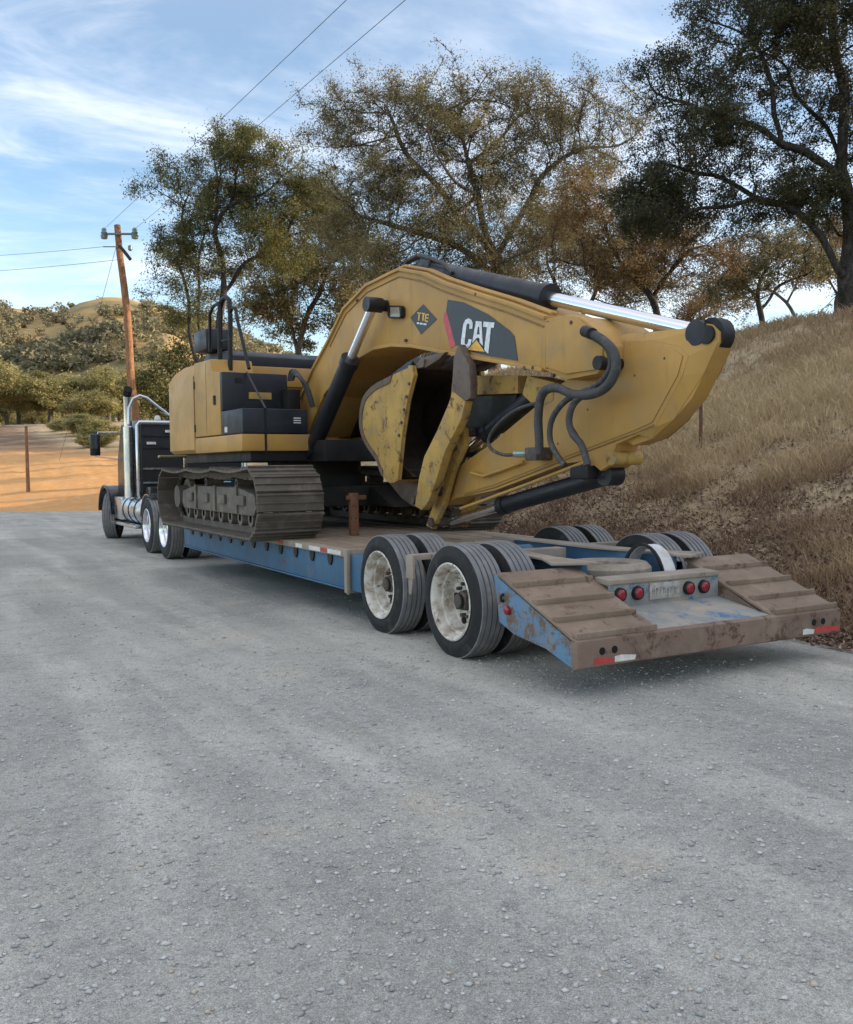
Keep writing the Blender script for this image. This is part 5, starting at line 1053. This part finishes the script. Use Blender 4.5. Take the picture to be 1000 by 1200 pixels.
# ------------------------------------------------------------------ dry grass and fallen leaves on the bank
def grass_mat():
    m, nt, b = M('dry_grass_blades'); a = nd(nt, 'ShaderNodeAttribute', attribute_name='var').outputs['Fac']
    r = nd(nt, 'ShaderNodeValToRGB'); nt.links.new(a, r.inputs[0]); el = r.color_ramp.elements
    cols = [(0, (.15, .095, .07)), (.35, (.33, .225, .15)), (.65, (.52, .39, .23)), (1, (.68, .55, .35))]
    while len(el) < 4: el.new(.5)
    for e, (p, c) in zip(el, cols): e.position = p; e.color = (*c, 1)
    nt.links.new(r.outputs[0], b.inputs['Base Color']); b.inputs['Roughness'].default_value = .8; b.inputs['Specular IOR Level'].default_value = .2
    t = nd(nt, 'ShaderNodeBsdfTranslucent'); nt.links.new(r.outputs[0], t.inputs[0]); mx = nd(nt, 'ShaderNodeMixShader'); mx.inputs[0].default_value = .3
    nt.links.new(b.outputs[0], mx.inputs[1]); nt.links.new(t.outputs[0], mx.inputs[2]); nt.links.new(mx.outputs[0], nt.nodes['Material Output'].inputs[0]); return m
def bank_points(n, rng, xmax=13.5, pw=.75):
    D = 5.0+30*rng.random(n*4)**1.5; px = 480+720*rng.random(n*4); L = D*(px-500)/FPX
    x = CAM[0]+D*math.sin(YAW)+L*math.cos(YAW); y = CAM[1]+D*math.cos(YAW)-L*math.sin(YAW)
    ok = (x > 1.55) & (x < xmax); return x[ok][:n], y[ok][:n], D[ok][:n]
def grass():
    rng = np.random.default_rng(77); x, y, D = bank_points(200000, rng); z = height(x, y); n = len(x)
    cl = fbm(x*1.6, y*1.6, 3); zone = sstep(1.0, 1.9, z+1.2*fbm(x*.5, y*.5, 3))*(1-.45*sstep(2.6, 3.6, z+1.*fbm(x*.4+9, y*.4, 3)))
    near_edge = np.exp(-((x-3.2)/1.0)**2)*sstep(2.5, -1.5, y)
    zone = np.clip(zone+.75*near_edge, 0, 1)
    keep = rng.random(n) < np.clip(.45+1.9*cl+.25*zone, .06, 1)*sstep(1.5, 2.3, x+.5*fbm(x*2, y*2, 2)); x, y, z, D, cl, zone = [a[keep] for a in (x, y, z, D, cl, zone)]; n = len(x)
    h = (.04+.10*rng.random(n)+zone*(.03+.22*rng.random(n)**2))*(1+.9*cl); w = (.0022+.003*rng.random(n))*np.clip(D/8, .8, 3.)
    th = rng.random(n)*6.283; s = np.stack([np.cos(th), np.sin(th), np.zeros(n)], -1); ln = rng.normal(size=(n, 3))*np.array([.6, .6, 0]); ln[:, 0] -= .08
    B = np.stack([x, y, z-.01], -1); H = h[:, None]
    md = B+np.array([0, 0, .6])*H+ln*H*.35; tp = B+np.array([0, 0, .92])*H+ln*H*1.1
    V = np.stack([B-s*w[:, None], B+s*w[:, None], md+s*w[:, None]*.8, md-s*w[:, None]*.8, tp], 1).reshape(-1, 3)
    o = (np.arange(n)*5)[:, None]; F = np.concatenate([o+np.array([0, 1, 2]), o+np.array([0, 2, 3]), o+np.array([3, 2, 4])]); var = np.clip(.12+.62*zone+.35*(rng.random(n)-.35)+.3*cl, 0, 1)
    link('dry_grass', mesh_np('dry_grass', V, F, grass_mat(), {'var': ('FACE', np.tile(var, 3))}), kind='stuff', label='dry straw-coloured grass and dead weeds covering the bank', category='grass')
grass()
def litter_leaves():
    rng = np.random.default_rng(78); x, y, D = bank_points(70000, rng, 8); n = len(x)
    keep = rng.random(n) < np.clip(1.35-.24*(x-1.5)+1.2*fbm(x*1.2, y*1.2, 3), .05, 1)*sstep(1.35, 1.75, x+.7*fbm(x*1.5, y*1.5, 3)); x, y, D = x[keep], y[keep], D[keep]; n = len(x)
    z = np.maximum(height(x, y), np.where(x < 2.1, road_z(x, y), -9))+.012+.02*rng.random(n); C = np.stack([x, y, z], -1)
    V, F = leaf_quads(C, .05, rng, flat=1.2, aspect=.65); m = leaf_mat('fallen_oak_leaves', [(0, (.09, .055, .04)), (.5, (.21, .135, .10)), (.85, (.35, .25, .185)), (1, (.50, .40, .32))], .08)
    link('fallen_leaves', mesh_np('fallen_leaves', V, F, m, {'var': ('FACE', np.clip(rng.random(n)**1.2, 0, 1))}), kind='stuff', label='brown fallen oak leaves along the foot of the bank', category='leaves')
litter_leaves()
